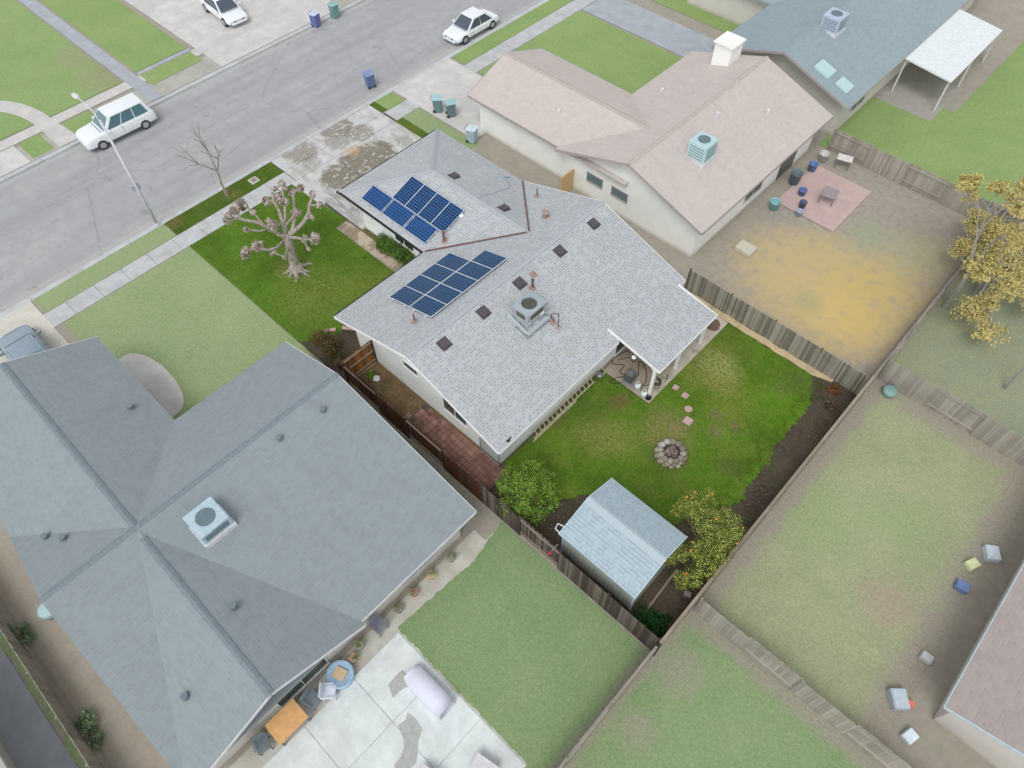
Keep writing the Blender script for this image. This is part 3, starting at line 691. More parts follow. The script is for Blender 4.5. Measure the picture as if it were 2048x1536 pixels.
# solar arrays
def solar_mat(name, c, line, var=.25):
    s = NT(name, .22, .25); u, v, _ = s.sep(s.uv())
    fu = s.math('FRACT', s.math('DIVIDE', u, .158)); fv = s.math('FRACT', s.math('DIVIDE', v, .158))
    eu = s.math('GREATER_THAN', s.math('ABSOLUTE', s.math('SUBTRACT', fu, .5)), .44); ev = s.math('GREATER_THAN', s.math('ABSOLUTE', s.math('SUBTRACT', fv, .5)), .44)
    k = s.white(s.comb(s.math('FLOOR', s.math('DIVIDE', u, .158)), s.math('FLOOR', s.math('DIVIDE', v, .158)), s.rnd()))
    lc = lin(c); lo = tuple(x*(1-var) for x in lc[:3])+(1,); hi = tuple(x*(1+var) for x in lc[:3])+(1,)
    bc = s.mix(k, lo, hi); s.base(s.mix(s.math('MAXIMUM', eu, ev), bc, lin(line))); return s.m
m_pv1 = solar_mat('solar_cells_sky_bright', (4, 52, 108), (84, 124, 164)); m_pv2 = solar_mat('solar_cells_navy', (4, 48, 88), (62, 104, 138)); m_pv3 = solar_mat('solar_cells_sky_mid', (6, 44, 90), (84, 122, 158))  # like panels in differing blues: sky reflection put into the cell colour
m_alu = plain('aluminium', (222, 226, 230), .4, .5, .1)
def panel(par, origin, ax, ay, n_, lx, ly, mat, label=None):
    """a framed module: origin is a corner, ax, ay unit vectors in the roof plane"""
    m = MB(); t = .04
    def P(u, v, h): return origin+ax*u+ay*v+n_*h
    b = .013
    for (u0, u1, v0, v1) in ((0, lx, 0, b), (0, lx, ly-b, ly), (0, b, b, ly-b), (lx-b, lx, b, ly-b)):
        vs = [P(u0,v0,0),P(u1,v0,0),P(u1,v1,0),P(u0,v1,0),P(u0,v0,t),P(u1,v0,t),P(u1,v1,t),P(u0,v1,t)]
        m.add(vs, [(3,2,1,0),(4,5,6,7),(0,1,5,4),(1,2,6,5),(2,3,7,6),(3,0,4,7)])
    f = m.build('solar_panel', m_alu, par); g = MB()
    vs = [P(b,b,t-.008),P(lx-b,b,t-.008),P(lx-b,ly-b,t-.008),P(b,ly-b,t-.008)]+[P(b,b,.004),P(lx-b,b,.004),P(lx-b,ly-b,.004),P(b,ly-b,.004)]
    g.add(vs, [(0,1,2,3),(7,6,5,4)], [[(0,0),(lx-2*b,0),(lx-2*b,ly-2*b),(0,ly-2*b)], None]); g.build('cells', mat, f)
    if label: f['label'] = label
    return f
arr = thing('solar_array', 'navy blue solar array of nine panels on the front slope of the main roof', 'solar panels', on_main(-10.4,2.4))
d, a, n_ = slope_frame('front'); up_ = -d; ay = Vector((0,1,0)); Lp = 1.57
def cross_ok(o, ax_, ay_, nn, lx, ly, mat): 
    if ax_.cross(ay_).dot(nn) < 0: o = o+ay_*ly; ay_ = -ay_
    return panel(arr, o, ax_, ay_, nn, lx, ly, mat)
for i in range(4): cross_ok(on_main(-11.93, -.1+i*1.02)+n_*.1, up_, ay, n_, 1.61, 1.005, m_pv2)
for i in range(5): cross_ok(on_main(-10.36, -.1+i*1.02)+n_*.1, up_, ay, n_, 1.62, 1.005, m_pv2)
m = MB()
for xx_, ya, yb_ in ((-11.7,-.2,4.05),(-10.75,-.2,4.05),(-10.05,-.2,5.05),(-9.2,-.2,5.05)): m.beam(on_main(xx_,ya,.07), on_main(xx_,yb_,.07), .04, .05)
m.beam(on_main(-10.385,-.1,.125), on_main(-10.385,4.0,.125), .05, .02)
m.build('rail', m_alu, arr)
arr = thing('solar_array', 'bright sky-tinted blue solar array of seven panels on the garage wing roof above the wall', 'solar panels', on_wing(-15.5,5.0))
d, a, n_ = slope_frame('wl'); up_ = -d; ax = Vector((1,0,0))
cy_ = math.cos(math.atan(sw_))
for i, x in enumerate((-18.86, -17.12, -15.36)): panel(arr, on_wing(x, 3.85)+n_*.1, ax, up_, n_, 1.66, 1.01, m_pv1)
for i in range(4): panel(arr, on_wing(-17.32+i*1.015, 4.84)+n_*.1, ax, up_, n_, 1.002, 1.62, m_pv3)
m = MB()
for yy_, xa, xc in ((4.05,-18.8,-13.6),(4.6,-18.8,-13.6),(5.15,-17.4,-13.2),(6.0,-17.4,-13.2)): m.beam(on_wing(xa,yy_,.07), on_wing(xc,yy_,.07), .04, .05)
m.build('rail', m_alu, arr)
m = MB(); q = on_wing(-13.2, 6.05, .08); m.cbox(q, (.16,.2,.1)); m.build('junction_box', m_white, arr)

# roof top air conditioner
ac = thing('air_conditioner', 'boxy pale blue-grey air conditioner with round top fan on the rear roof slope', 'air conditioner', (-5.85,3.3,3.5))
X0, X1, Y0, Y1, Z0, Z1 = -6.28, -5.36, 2.66, 3.84, 3.58, 4.66
m = MB(); m.beam(on_main(-6.5,2.55,.06), on_main(-5.2,2.55,.06), .1, .12); m.beam(on_main(-6.5,4.0,.06), on_main(-5.2,4.0,.06), .1, .12)
m.box((-6.45,2.5,3.35),(-5.22,4.05,3.6)); m.build('curb_base', m_curbw, ac, bevel=.01)
m = MB(); m.box((X0,Y0,Z0),(X1,Y1,Z0+.58)); m.box((X0,Y0,Z0+.58),(X0+.18,Y0+.18,Z1)); m.box((X1-.2,Y0,Z0+.58),(X1,Y0+.2,Z1)); m.box((X0,Y1-.12,Z0+.58),(X0+.12,Y1,Z1)); m.box((X1-.12,Y1-.12,Z0+.58),(X1,Y1,Z1))
m.build('cabinet', m_ac, ac, bevel=.012)
m = MB(); m.box((X0+.04,Y0+.04,Z0+.58),(X1-.04,Y1-.04,Z1-.004)); m.build('coil', m_acdark, ac)
m = MB(); m.box((X0+.3, Y0-.012, Z0+.02),(X0+.31, Y0-.002, Z0+.56)); m.box((X1+.002, Y0+.42, Z0+.02),(X1+.01, Y0+.43, Z0+.56))
for (a_, b_) in (((X1+.002,Y1-.34,Z0+.42),(X1+.012,Y1-.1,Z0+.6)), ((X1+.002,Y0+.02,Z0+.5),(X1+.012,Y0+.16,Z0+.56)), ((X1+.002,Y0+.5,Z0+.14),(X1+.012,Y0+.7,Z0+.2)), ((X1+.002,Y0+.06,Z0+.1),(X1+.012,Y0+.24,Z0+.15))): m.box(a_, b_)
m.build('sticker', m_white, ac)
m_blade = plain('blade_teal', (168,190,192), .4, .5)
# top deck with a round hole
m = MB(); cx, cy = (X0+X1)/2, (Y0+Y1)/2-.02; N = 48; ri = .37; e_ = .06
outer = []; inner = []
for k in range(N):
    t = 2*math.pi*k/N; c_, s_ = math.cos(t), math.sin(t); hx, hy = (X1-X0)/2+e_, (Y1-Y0)/2+e_
    kk = min(hx/abs(c_) if abs(c_) > 1e-6 else 9, hy/abs(s_) if abs(s_) > 1e-6 else 9); outer.append(((X0+X1)/2+c_*kk, (Y0+Y1)/2+s_*kk)); inner.append((cx+ri*c_, cy+ri*s_))
vs = [(x,y,Z1+.05) for x,y in outer]+[(x,y,Z1+.09) for x,y in inner]+[(x,y,Z1-.04) for x,y in outer]+[(x,y,Z1-.25) for x,y in inner]
fs = []
for k in range(N):
    l = (k+1) % N; fs += [(k,l,N+l,N+k), (2*N+k,2*N+l,l,k), (N+k,N+l,3*N+l,3*N+k)]
m.add(vs, fs); m.build('top_deck', m_actop, ac)
m = MB(); m.cyl((cx,cy,Z1-.26), ri, .02, 32); m.build('shroud', m_black, ac)
m = MB(); m.cyl((cx,cy,Z1-.16), .1, .12, 16)
m.build('fan_motor', m_darkpipe, ac)
for k in range(3):
    m = MB(); t0 = k*2.09+.5; P_ = []
    for r_i, dt in ((.08,-.5),(.34,-.42),(.36,.36),(.08,.42)): P_.append((cx+r_i*math.cos(t0+dt), cy+r_i*math.sin(t0+dt), Z1-.04+(.04 if dt > 0 else -.02)))
    m.slab(P_, .008); m.build('fan_blade', m_blade, ac)
m = MB()
for k in range(5):
    r_ = .07+k*.07; m.tube([(cx+r_*math.cos(t/24*6.2832), cy+r_*math.sin(t/24*6.2832), Z1+.09) for t in range(25)], .003, 4, False)
for k in range(6): m.tube([(cx,cy,Z1+.095),(cx+ri*math.cos(k*1.047),cy+ri*math.sin(k*1.047),Z1+.095)], .004, 4, False)
m.build('fan_guard', m_darkpipe, ac)
m = MB(); m.tube([on_main(-5.12,3.9,.06), on_main(-5.12,2.4,.05), on_main(-5.9,2.4,.05)], .018, 6); m.tube([(-5.4,3.9,3.75),(-5.1,4.1,3.55),on_main(-4.95,4.0,.1)], .02, 6); m.build('conduit', m_darkpipe, ac)

# ------------------------------------------------------------------ shed
shed = thing('garden_shed', 'pale garden shed with light blue-grey shingle roof between the orange tree and the fence', 'shed', (3.8,-1.6,0))
sx0, sx1, sy0, sy1, she, shr, syr = 1.88, 5.72, -3.36, .08, 2.2, 2.86, -1.55
wallm = NT('shed_siding', .8, .3); u, v, _ = wallm.sep(wallm.uv()); g = wallm.math('LESS_THAN', wallm.math('FRACT', wallm.math('DIVIDE', u, .2)), .07)
nn = wallm.noise(wallm.pos(), 1.4, 5); bc = wallm.mix(wallm.mapr(nn, .3, .7), lin((176,186,176)), lin((202,208,196))); wallm.base(wallm.mix(wallm.math('MULTIPLY', g, .7), bc, lin((120,130,124))))
m = MB(); a0, a1, b0, b1 = sx0+.06, sx1-.1, sy0+.28, sy1-.1; s1 = (shr-she)/(syr-sy0); s2 = (shr-she)/(sy1-syr); tt = .1
prf = [(b0,0),(b1,0),(b1,she+s2*(sy1-b1)-tt),(syr,shr-tt),(b0,she+s1*(b0-sy0)-tt)]
vs = [(a0,p[0],p[1]) for p in prf]+[(a1,p[0],p[1]) for p in prf]; n = 5
m.add(vs, [tuple(range(n-1,-1,-1)), tuple(range(n,2*n))]+[(i, (i+1) % n, (i+1) % n+n, i+n) for i in range(n)]); m.build('wall', wallm.m, shed)
m = gable_mesh(sx0, sx1, sy0, sy1, she, shr, syr, .09, 'y'); sr = m.build('roof', m_shedroof, shed)
m = MB(); p = .3
m.slab([(sx0,syr-p,shr-s1*p+.012),(sx1,syr-p,shr-s1*p+.012),(sx1,syr,shr+.014),(sx0,syr,shr+.014)], .01); m.slab([(sx0,syr,shr+.014),(sx1,syr,shr+.014),(sx1,syr+p*.5,shr-s2*p*.5+.012),(sx0,syr+p*.5,shr-s2*p*.5+.012)], .01); m.build('ridge_cap', m_shedcap, sr)
m = MB()
for x, s_ in ((sx0,-1),(sx1,1)):
    m.beam((x+s_*.014,sy0,she-.05),(x+s_*.014,syr,shr-.05),.022,.12); m.beam((x+s_*.014,syr,shr-.05),(x+s_*.014,sy1,she-.05),.022,.12)
for x, y in ((a0,b0),(a1,b0),(a1,b1),(a0,b1)):
    m.box((x-.045,y-.045,0),(x+.045,y+.045,she-.04 if y == b1 else she))
each(m, 'trim', plain('shed_trim', (206,220,226), .6), shed)
m = MB(); m.box((a0-.03,-2.2,.05),(a0-.005,-.7,1.95)); dr = m.build('door', m_white, shed); m = MB(); m.tube([(a0-.05,-1.4,.9),(a0-.08,-1.4,1.05),(a0-.05,-1.4,1.2)], .015, 6); m.build('handle', m_black, dr)
m = MB(); m.tube([(1.86,-3.3,2.2),(1.62,-3.28,2.2),(1.55,-3.05,2.2),(1.78,-2.98,2.2),(1.86,-3.05,2.2)], .022, 6); m.build('hook_bracket', m_white, shed)

# ------------------------------------------------------------------ fences
m_fb = wood('fence_brown', (62, 46, 36), (104, 78, 60), (92, 52, 36)); m_fg = wood('fence_grey', (72, 66, 62), (126, 116, 106), (58, 52, 48))
m_fr = wood('fence_inner_grey', (124, 120, 108), (172, 168, 154), (104, 100, 92)); m_fc = wood('fence_cedar', (112, 70, 38), (176, 118, 66), (142, 110, 84)); m_rail = wood('rail_wood', (134, 120, 104), (160, 146, 128))
m_nf = wood('hazed_fence', (152, 145, 136), (174, 168, 158), (144, 139, 132))  # board colours lightened too, haze put into the wood
def fence(name, label, A, B, h, mats, sides=None, group=None, posts=True, cap=False, secs=None, bw=.14, seed=0, rails=2, jitter=.02, thick=.018):
    """boarded fence A->B; boards on one side of the rails; sides lists +1/-1 per bay"""
    rr = random.Random(seed); A = Vector(A); B = Vector(B); L = (B-A).length; d = (B-A)/L; nr = Vector((-d.y, d.x, 0))
    t = thing(name, label, 'fence', (A.x, A.y, 0), 0, group)
    secs = secs or [L*i/max(1, round(L/2.4)) for i in range(max(1, round(L/2.4))+1)]
    bm = {}; rl = MB(); pm = []
    for k in range(len(secs)-1):
        s0, s1 = secs[k], secs[k+1]; sd_ = sides[k % len(sides)] if sides else 1; mt = mats[k % len(mats)] if isinstance(mats, list) else mats
        mb = bm.setdefault(mt.name, (MB(), mt))[0]; q = s0+.01
        while q < s1-.02:
            w2 = min(bw, s1-.01-q); hh = h+rr.uniform(-jitter, jitter); c = A+d*(q+w2/2)+nr*(sd_*(.03+rr.uniform(0, .006))); 
            mb.beam(c+Vector((0,0,.02)), c+Vector((0,0,hh)), w2-.006, thick, up=nr) if False else None
            p0 = A+d*q+nr*(sd_*.03); p1 = A+d*(q+w2-.006)+nr*(sd_*.03); o = nr*(sd_*thick); lean = nr*rr.uniform(-.008, .008)
            vs = [p0, p1, p1+o, p0+o]; vs = vs+[v+Vector((0,0,hh))+lean for v in vs]; vs = [v+Vector((0,0,.015)) if i < 4 else v for i, v in enumerate(vs)]
            if sd_ < 0: vs = [vs[i] for i in (1,0,3,2,5,4,7,6)]
            mb.add(vs, [(3,2,1,0),(4,5,6,7),(0,1,5,4),(1,2,6,5),(2,3,7,6),(3,0,4,7)]); q += w2
        for z in ([.3, h-.2] if rails == 2 else [.25, h*.55, h-.12]): rl.beam(A+d*s0+Vector((0,0,z)), A+d*s1+Vector((0,0,z)), .05, .09)
        if cap: rl.beam(A+d*s0+Vector((0,0,h+.03)), A+d*s1+Vector((0,0,h+.03)), .12, .035)
    for mb, mt in bm.values(): mb.build('boards', mt, t)
    rl.build('rails', m_rail if mats is not m_nf else m_nf, t)
    if posts:
        for q in secs:
            p = A+d*q; m = MB(); m.beam(p-nr*.0+Vector((0,0,-.1)), p+Vector((0,0,h+.0)), .088, .088, up=nr); m.build('post', m_fg if mats is not m_nf else m_nf, t)
    return t
secs = [0, 2.45, 4.45, 6.9, 9.3, 11.6, 13.85, 16.35, 18.85]
fence('side_fence', 'long dark board fence beside the red paver path and the shed', (-11.5,-3.77,0), (7.35,-3.77,0), 1.78, [m_fb,m_fb,m_fb,m_fb,m_fg,m_fg,m_fg,m_fg], [1,-1,1,-1,-1,1,-1,-1], secs=secs, seed=2, bw=.11)
fence('cross_fence', 'short orange-brown cedar fence with pale rails between house wall and side fence', (-11.62,-1.88,0), (-11.62,-3.72,0), 1.75, m_fc, [-1], secs=[0,1.84], seed=3, rails=3, bw=.15)
fence('side_fence', 'weathered grey board fence behind the patio and the back lawn, lit side facing the grass', (-3.0,12.95,0), (7.4,12.95,0), 1.5, m_fr, [-1], seed=4, bw=.09, jitter=.012)
fence('rear_fence', 'thin topped rear fence beside the dark soil bed and the orange tree', (7.43,12.9,0), (7.43,-3.9,0), 1.78, m_fr, [1], seed=5, cap=True)
G2 = 'board fences between the neighbouring back yards'
fence('neighbour_fence', 'hazed fence beside the dry leafy yard, in line with the rear fence', (7.43,13.1,0), (7.43,28.8,0), 1.6, m_nf, [1], G2, seed=6)
fence('neighbour_fence', 'hazed fence closing the pale green yard left of the shed', (7.4,-4.1,0), (7.4,-17,0), 1.7, m_nf, [-1], G2, seed=7)
fence('neighbour_fence', 'hazed fence running away from the bottom corner of the lot between two lawns', (7.6,-1.3,0), (21,-1.3,0), 1.5, m_nf, [-1,1], G2, seed=8)
fence('neighbour_fence', 'hazed fence between the two rear lots at the right edge of the picture', (7.6,14.5,0), (24,14.5,0), 1.6, m_nf, [-1,1], G2, seed=9)
fence('neighbour_fence', 'dark hazed fence between the red brick terrace and the far green yard', (-3.3,28.9,0), (9,28.9,0), 1.5, m_nf, [1,-1], G2, seed=10)
fence('neighbour_fence', 'low hazed fence along the bottom left passage beside the big grey roof', (-16,-20.85,0), (2,-20.85,0), 1.4, m_nf, [1], G2, seed=11)

# chain link gate leaning by the house corner
cg = thing('chain_link_gate', 'small grey chain link gate folded against the house corner above the brick path', 'gate', (-3.45,-2.0,0))
m = MB(); gx0, gx1, gy, gz = -4.05, -2.85, -1.98, 1.28
m.tube([(gx0,gy,.05),(gx0,gy,gz)], .022, 8); m.tube([(gx1,gy,.05),(gx1,gy,gz)], .022, 8); m.tube([(gx0,gy,gz),(gx1,gy,gz)], .022, 8); m.tube([(gx0,gy,.12),(gx1,gy,.12)], .022, 8); m.build('gate_frame', m_metal, cg)
m = MB(); k = -1.2
while k < 1.2:
    for s_ in (1, -1):
        a = []
        for t in (0, 1):
            zz = .12+t*1.16; xx_ = gx0+.6+k+(t-.5)*1.16*s_; a.append((xx_, zz))
        (xa, za), (xc, zc) = a; lo, hi_ = gx0, gx1
        def clip(x): return max(lo, min(hi_, x))
        ta = (clip(xa)-xa)/(xc-xa); tb = (clip(xc)-xa)/(xc-xa)
        if abs(tb-ta) > .05: m.tube([(clip(xa), gy, za+(zc-za)*ta), (clip(xc), gy, za+(zc-za)*tb)], .004, 3, False)
    k += .11
m.build('mesh', m_metal, cg)

# ================================================================== YARD THINGS
# ladder on its edge against the rear wall
ld = thing('ladder', 'weathered wooden extension ladder lying on its side against the rear wall', 'ladder', (-2.75,2.4,0))
m_ld = plain('ladder_wood', (200, 188, 168), .85, .2, var=.2)
for xa, za, y0l, y1l in ((-2.66,.06,.2,4.7),(-2.88,.38,.35,4.75)): m = MB(); m.box((xa-.02,y0l,za-.045),(xa+.02,y1l,za+.045)); m.build('stile', m_ld, ld)
m = MB(); m.box((-2.60,.05,.02),(-2.56,3.2,.1)); m.build('stile', m_ld, ld)
for i in range(15):
    m = MB(); m.beam((-2.66,.45+i*.295,.08),(-2.88,.45+i*.295,.36),.045,.03); m.build('rung', m_ld, ld)
# wall light / satellite dish and white stake
sd_ = thing('hose_reel', 'small grey domed reel at the rear wall by the patio edge', 'hose reel', (-2.7,4.95,0))
m = MB(); m.lathe((-2.6,4.98,.35), [(.02,-.1),(.15,-.08),(.19,.0),(.15,.1),(.05,.14)], 16); m.build('reel', m_metal, sd_, True)
m = MB(); m.tube([(-2.6,4.98,.02),(-2.6,4.98,.3)], .02, 6); m.tube([(-2.62,4.95,.3),(-2.7,4.7,.2),(-2.68,4.55,.03),(-2.6,4.4,.03)], .015, 6); m.build('stand', m_darkpipe, sd_)
m = MB(); m.tube([(-2.6,5.28,.0),(-2.52,5.3,.42)], .025, 6); tag(m.build('stake', m_white), 'short white plastic stake standing at the patio corner by the wall', 'stake')
# patio heater with square tank housing
ht = thing('patio_heater', 'tall patio heater with square dark housing, thin pole and white capped head on the patio', 'heater', (-1.45,5.88,.05))
hx, hy = -1.45, 5.92
m = MB(); q = .22; m.box((hx-q,hy-q,.16),(hx+q,hy+q,.72), rot=.1); m.build('housing', plain('housing_dark', (92, 94, 90), .5, .4, var=.3), ht, bevel=.02)
m = MB(); m.box((hx-q-.09,hy-q-.09,.05),(hx+q+.09,hy+q+.09,.09), rot=.1); m.build('base_plate', plain('base_grey', (128, 130, 128), .6), ht, bevel=.01)
m = MB(); m.box((hx-.2,hy-.2,.72),(hx+.2,hy+.2,.78), rot=.1); m.cyl((hx,hy,.78), .07, .05); m.build('lid', m_metal, ht, bevel=.01)
m = MB(); m.tube([(hx,hy,.78),(hx,hy,1.75)], .02, 10); m.build('pole', m_metal, ht)
m = MB(); m.lathe((hx,hy,1.72), [(.03,0),(.13,.03),(.14,.2),(.12,.24)], 18); m.build('burner', plain('burner_rust', (112, 84, 76), .6), ht, True)
m = MB(); m.lathe((hx,hy,1.97), [(.12,0),(.115,.04),(.07,.09),(.01,.11)], 18); m.build('cap', m_white, ht, True)
# propane tanks
def tank(x, y, lab, col=None):
    t = thing('propane_tank', lab, 'gas tank', (x,y,.05), 0, 'propane tanks at the patio corner'); r = .155
    m = MB(); m.lathe((x,y,.05), [(.11,.0),(.11,.03),(.13,.05),(r,.09),(r,.27),(.13,.34),(.06,.37)], 22); m.build('body', col or m_tank, t, True)
    m = MB(); 
    for k in range(14):
        a = k/13*4.6+.8; b_ = (k+1)/13*4.6+.8
        if k < 13: m.beam((x+.09*math.cos(a),y+.09*math.sin(a),.45),(x+.09*math.cos(b_),y+.09*math.sin(b_),.45),.01,.12)
    m.build('collar', col or m_tank, t)
    m = MB(); m.cyl((x,y,.41), .025, .08, 8); m.cyl((x,y,.49), .04, .02, 8); m.build('valve', m_darkpipe, t)
    return t
tank(-.86, 5.83, 'white propane tank nearer the dark heater'); tank(-.36, 5.66, 'white propane tank beside the foot of the corner post')
m = MB(); m.lathe((.0-.1,5.72,.05), [(.14,0),(.15,.02),(.155,.1),(.14,.11),(.13,.04)], 22)
tag(m.build('pot', m_black, None, True), 'round black pot on the corner of the patio slab', 'pot')
# hoses
def hose(name, lab, pts, mat, r=.018, z=.07):
    P = [Vector((p[0],p[1],z if len(p) < 3 else p[2])) for p in pts]; out = []
    for i in range(len(P)-1):
        p0 = P[max(i-1,0)]; p1 = P[i]; p2 = P[i+1]; p3 = P[min(i+2,len(P)-1)]
        for k in range(8):
            t = k/8; out.append(.5*((2*p1)+(-p0+p2)*t+(2*p0-5*p1+4*p2-p3)*t*t+(-p0+3*p1-3*p2+p3)*t**3))
    out.append(P[-1]); m = MB(); m.tube(out, r, 6); return tag(m.build(name, mat, None, True), lab, 'hose')
hose('gas_hose', 'dark brown hose looping from the heater round to the upper propane tank', [(-1.35,6.1,.2),(-1.3,6.5),(-1.75,7.1),(-1.6,7.25),(-1.1,6.9),(-.75,6.35),(-.8,6.0),(-.86,5.85,.45)], m_rubber)
hose('garden_hose', 'dark hose in a wide loop between the wall and the heater', [(-2.85,6.3),(-2.6,6.2),(-2.2,6.5),(-2.1,6.0),(-1.75,6.05),(-2.0,5.6),(-2.1,5.2),(-1.75,5.35),(-1.6,5.65)], m_rubber, .02)
hose('garden_hose', 'brown hose running from under the patio roof along the wall', [(-2.8,5.6),(-2.85,6.4),(-2.7,7.2),(-2.3,7.6),(-2.0,7.4),(-2.35,7.0),(-2.6,6.6)], m_rubber, .016)
co = [( -.42+.22*(1+.12*math.sin(3.1*a))*math.cos(a)+.05*math.sin(a*.37), 6.78+.2*math.sin(a)+.06*math.cos(a*.41), .06+.012*(i % 5)) for i, a in enumerate([k*.7 for k in range(46)])]
hose('garden_hose', 'grey-green garden hose coiled in a loose pile behind the corner post', co+[(-.3,7.2),(-.1,7.3),(-.25,7.5),(-.05,7.05)], m_ghose, .013)
hose('garden_hose', 'dark green hose end curling off the coil past the corner post', [(-.45,6.5),(-.2,6.4),(-.1,6.6),(-.25,6.75),(-.6,6.3),(-.75,6.05),(-.55,5.85)], m_ghose, .015)
# stepping stones
m_stone = plain('pink_stepping_stone', (186, 160, 154), .85, .2, var=.12)
for i, (x, y, sz, a, lab) in enumerate(((.5,7.17,.24,.1,'small square pinkish stepping stone nearest the patio slab'),(1.13,7.1,.26,.0,'square stepping stone with a dark crack, second from the patio'),(1.7,6.57,.25,.5,'rounded stepping stone, third from the patio'),(2.08,5.98,.34,.05,'largest reddish stepping stone, nearest the fire pit'))):
    m = MB()
    if i == 2: m.lathe((x,y,-.02), [(.2,0),(.2,.05),(.18,.062)], 9)
    else: m.cbox((x,y,.01), (sz*1.2,sz*1.2,.1), rot=a)
    o = tag(m.build('stepping_stone', m_stone, bevel=.012), lab, 'stepping stone', 'stepping stones across the back lawn')
    if i == 1: m = MB(); m.beam((x-.13,y+.1,.062),(x+.12,y-.02,.062),.018,.004); m.build('crack', m_joint, o)
# fire pit: two courses of fieldstone
fp = thing('fire_pit', 'round fire pit of pale fieldstones two courses high on the back lawn', 'fire pit', (2.56,3.93,0))
stones = [plain('fieldstone', c, .9, .2, var=.22, nscale=12) for c in ((152,146,132),(138,130,116),(172,170,162),(126,118,106))]
rr = random.Random(11)
for c_, (n, R0, z) in enumerate(((14,.64,.08),(13,.6,.2),(12,.53,.33))):
    for k in range(n):
        a = (k+.5*(c_ % 2))*2*math.pi/n; m = MB(); m.blobm((0,0,0), 1, seed=rr.randint(0,9999), n=2, amp=.1, sq=(.155,.145,.075))
        M3 = Matrix.Rotation(a, 3, 'Z'); x, y = 2.56+R0*math.cos(a), 3.93+R0*math.sin(a)
        m.v = [tuple(Vector((x,y,z+rr.uniform(-.01,.01)))+M3 @ Vector(p)) for p in m.v] if False else [tuple(Vector((x,y,z))+M3 @ Vector(p)) for p in m.v]
        m.build('stone', rr.choice(stones), fp, True)
m = MB(); m.cyl((2.56,3.93,.0), .5, .1, 24); m.build('ash_bed', plain('ash', (84,78,74), .95), fp)
st = MB()
for k in range(75):
    a = rr.uniform(0, 6.28); L = rr.uniform(.2,.42); c = Vector((2.56+rr.uniform(-.22,.22), 3.93+rr.uniform(-.22,.22), rr.uniform(.14,.34))); d = Vector((math.cos(a), math.sin(a), rr.uniform(-.35,.35)))
    d2 = Vector((rr.uniform(-.06,.06), rr.uniform(-.06,.06), rr.uniform(-.03,.05))); st.tube([c-d*L/2, c+d2, c+d*L/2], [rr.uniform(.012,.022), .016, .009], 5)
tag(st.build('stick_pile', wood('twig', (104,88,82), (188,172,166), (60,48,44))), 'tangled pile of grey-brown sticks heaped inside the stone fire pit', 'sticks')
# water meter lid
wm = thing('meter_box', 'square concrete meter box set in the grass strip by the kerb', 'meter box', (-27.9,2.07,0))
m = MB(); m.box((-28.2,1.78,-.05),(-27.6,2.36,.03), rot=.02); m.build('frame', plain('lid_concrete', (198,194,186)), wm, bevel=.03); m = MB(); m.box((-28.08,1.9,.03),(-27.72,2.24,.04)); m.build('lid', plain('lid_iron', (146,132,122)), wm)
# brick edging by front bed
for (x, y, L, a, lab) in ((-14.95,-2.25,.62,.62,'pinkish concrete edging block beside the leafy front shrub'),(-14.35,-1.5,.66,.95,'pinkish edging block nearest the roof corner')):
    m = MB(); m.box((x-.1,y-L/2,0),(x+.1,y+L/2,.1), rot=-a); tag(m.build('edging_block', m_stone, bevel=.015), lab, 'edging block', 'edging blocks of the front bed')
# red topped clamp on side fence, bag and board in side yard
m = MB(); rr = random.Random(8); m.blobm((-10.75,-2.62,.08), .17, 3, 2, .3, (1,1,.6)); tag(m.build('plastic_bag', plain('bag_white', (214,216,222), .4)), 'crumpled white plastic bag on the side yard soil by the cross fence', 'bag')
rs = thing('capped_bar', 'white bar with a red end lying across the side fence near the shed', 'pole', (2.1,-3.7,1.8)); m = MB(); m.tube([(2.05,-3.6,1.84),(2.05,-4.0,1.84)], .025, 6); m.build('bar', m_metal, rs); m = MB(); m.blobm((2.05,-4.08,1.8), .08, 4, 2, .1); m.build('red_end', plain('red_plastic', (186,40,66), .5), rs)
m = MB(); m.beam((6.05,-.4,.05),(6.15,-2.6,.06),.09,.04); tag(m.build('plank', m_rail), 'pale narrow plank lying on the dark soil beside the shed', 'plank')
m = MB(); m.cbox((7.0,-1.0,.09),(.3,.22,.18), rot=.4); tag(m.build('brick_block', plain('block_grey', (150,140,138)), bevel=.01), 'grey block lying by the rear fence under the orange tree', 'block')
# small litter and stones in the side yard + lawn: countless
lt = MB(); rr = random.Random(21)
for k in range(260):
    if k < 150: x, y = rr.uniform(-11.4,-7.5), rr.uniform(-3.5,-1.95)
    elif k < 210: x, y = rr.uniform(-.5,1.7), rr.uniform(-3.4,-1.4)
    else: x, y = rr.uniform(6.3,7.2), rr.uniform(-1,11)
    lt.blobm((x,y,.012), rr.uniform(.012,.04), k, 0, .2, (1,1,.5))
lt.build('pebbles', plain('pebble', (140,126,108), .9, var=.3))['kind'] = 'stuff'

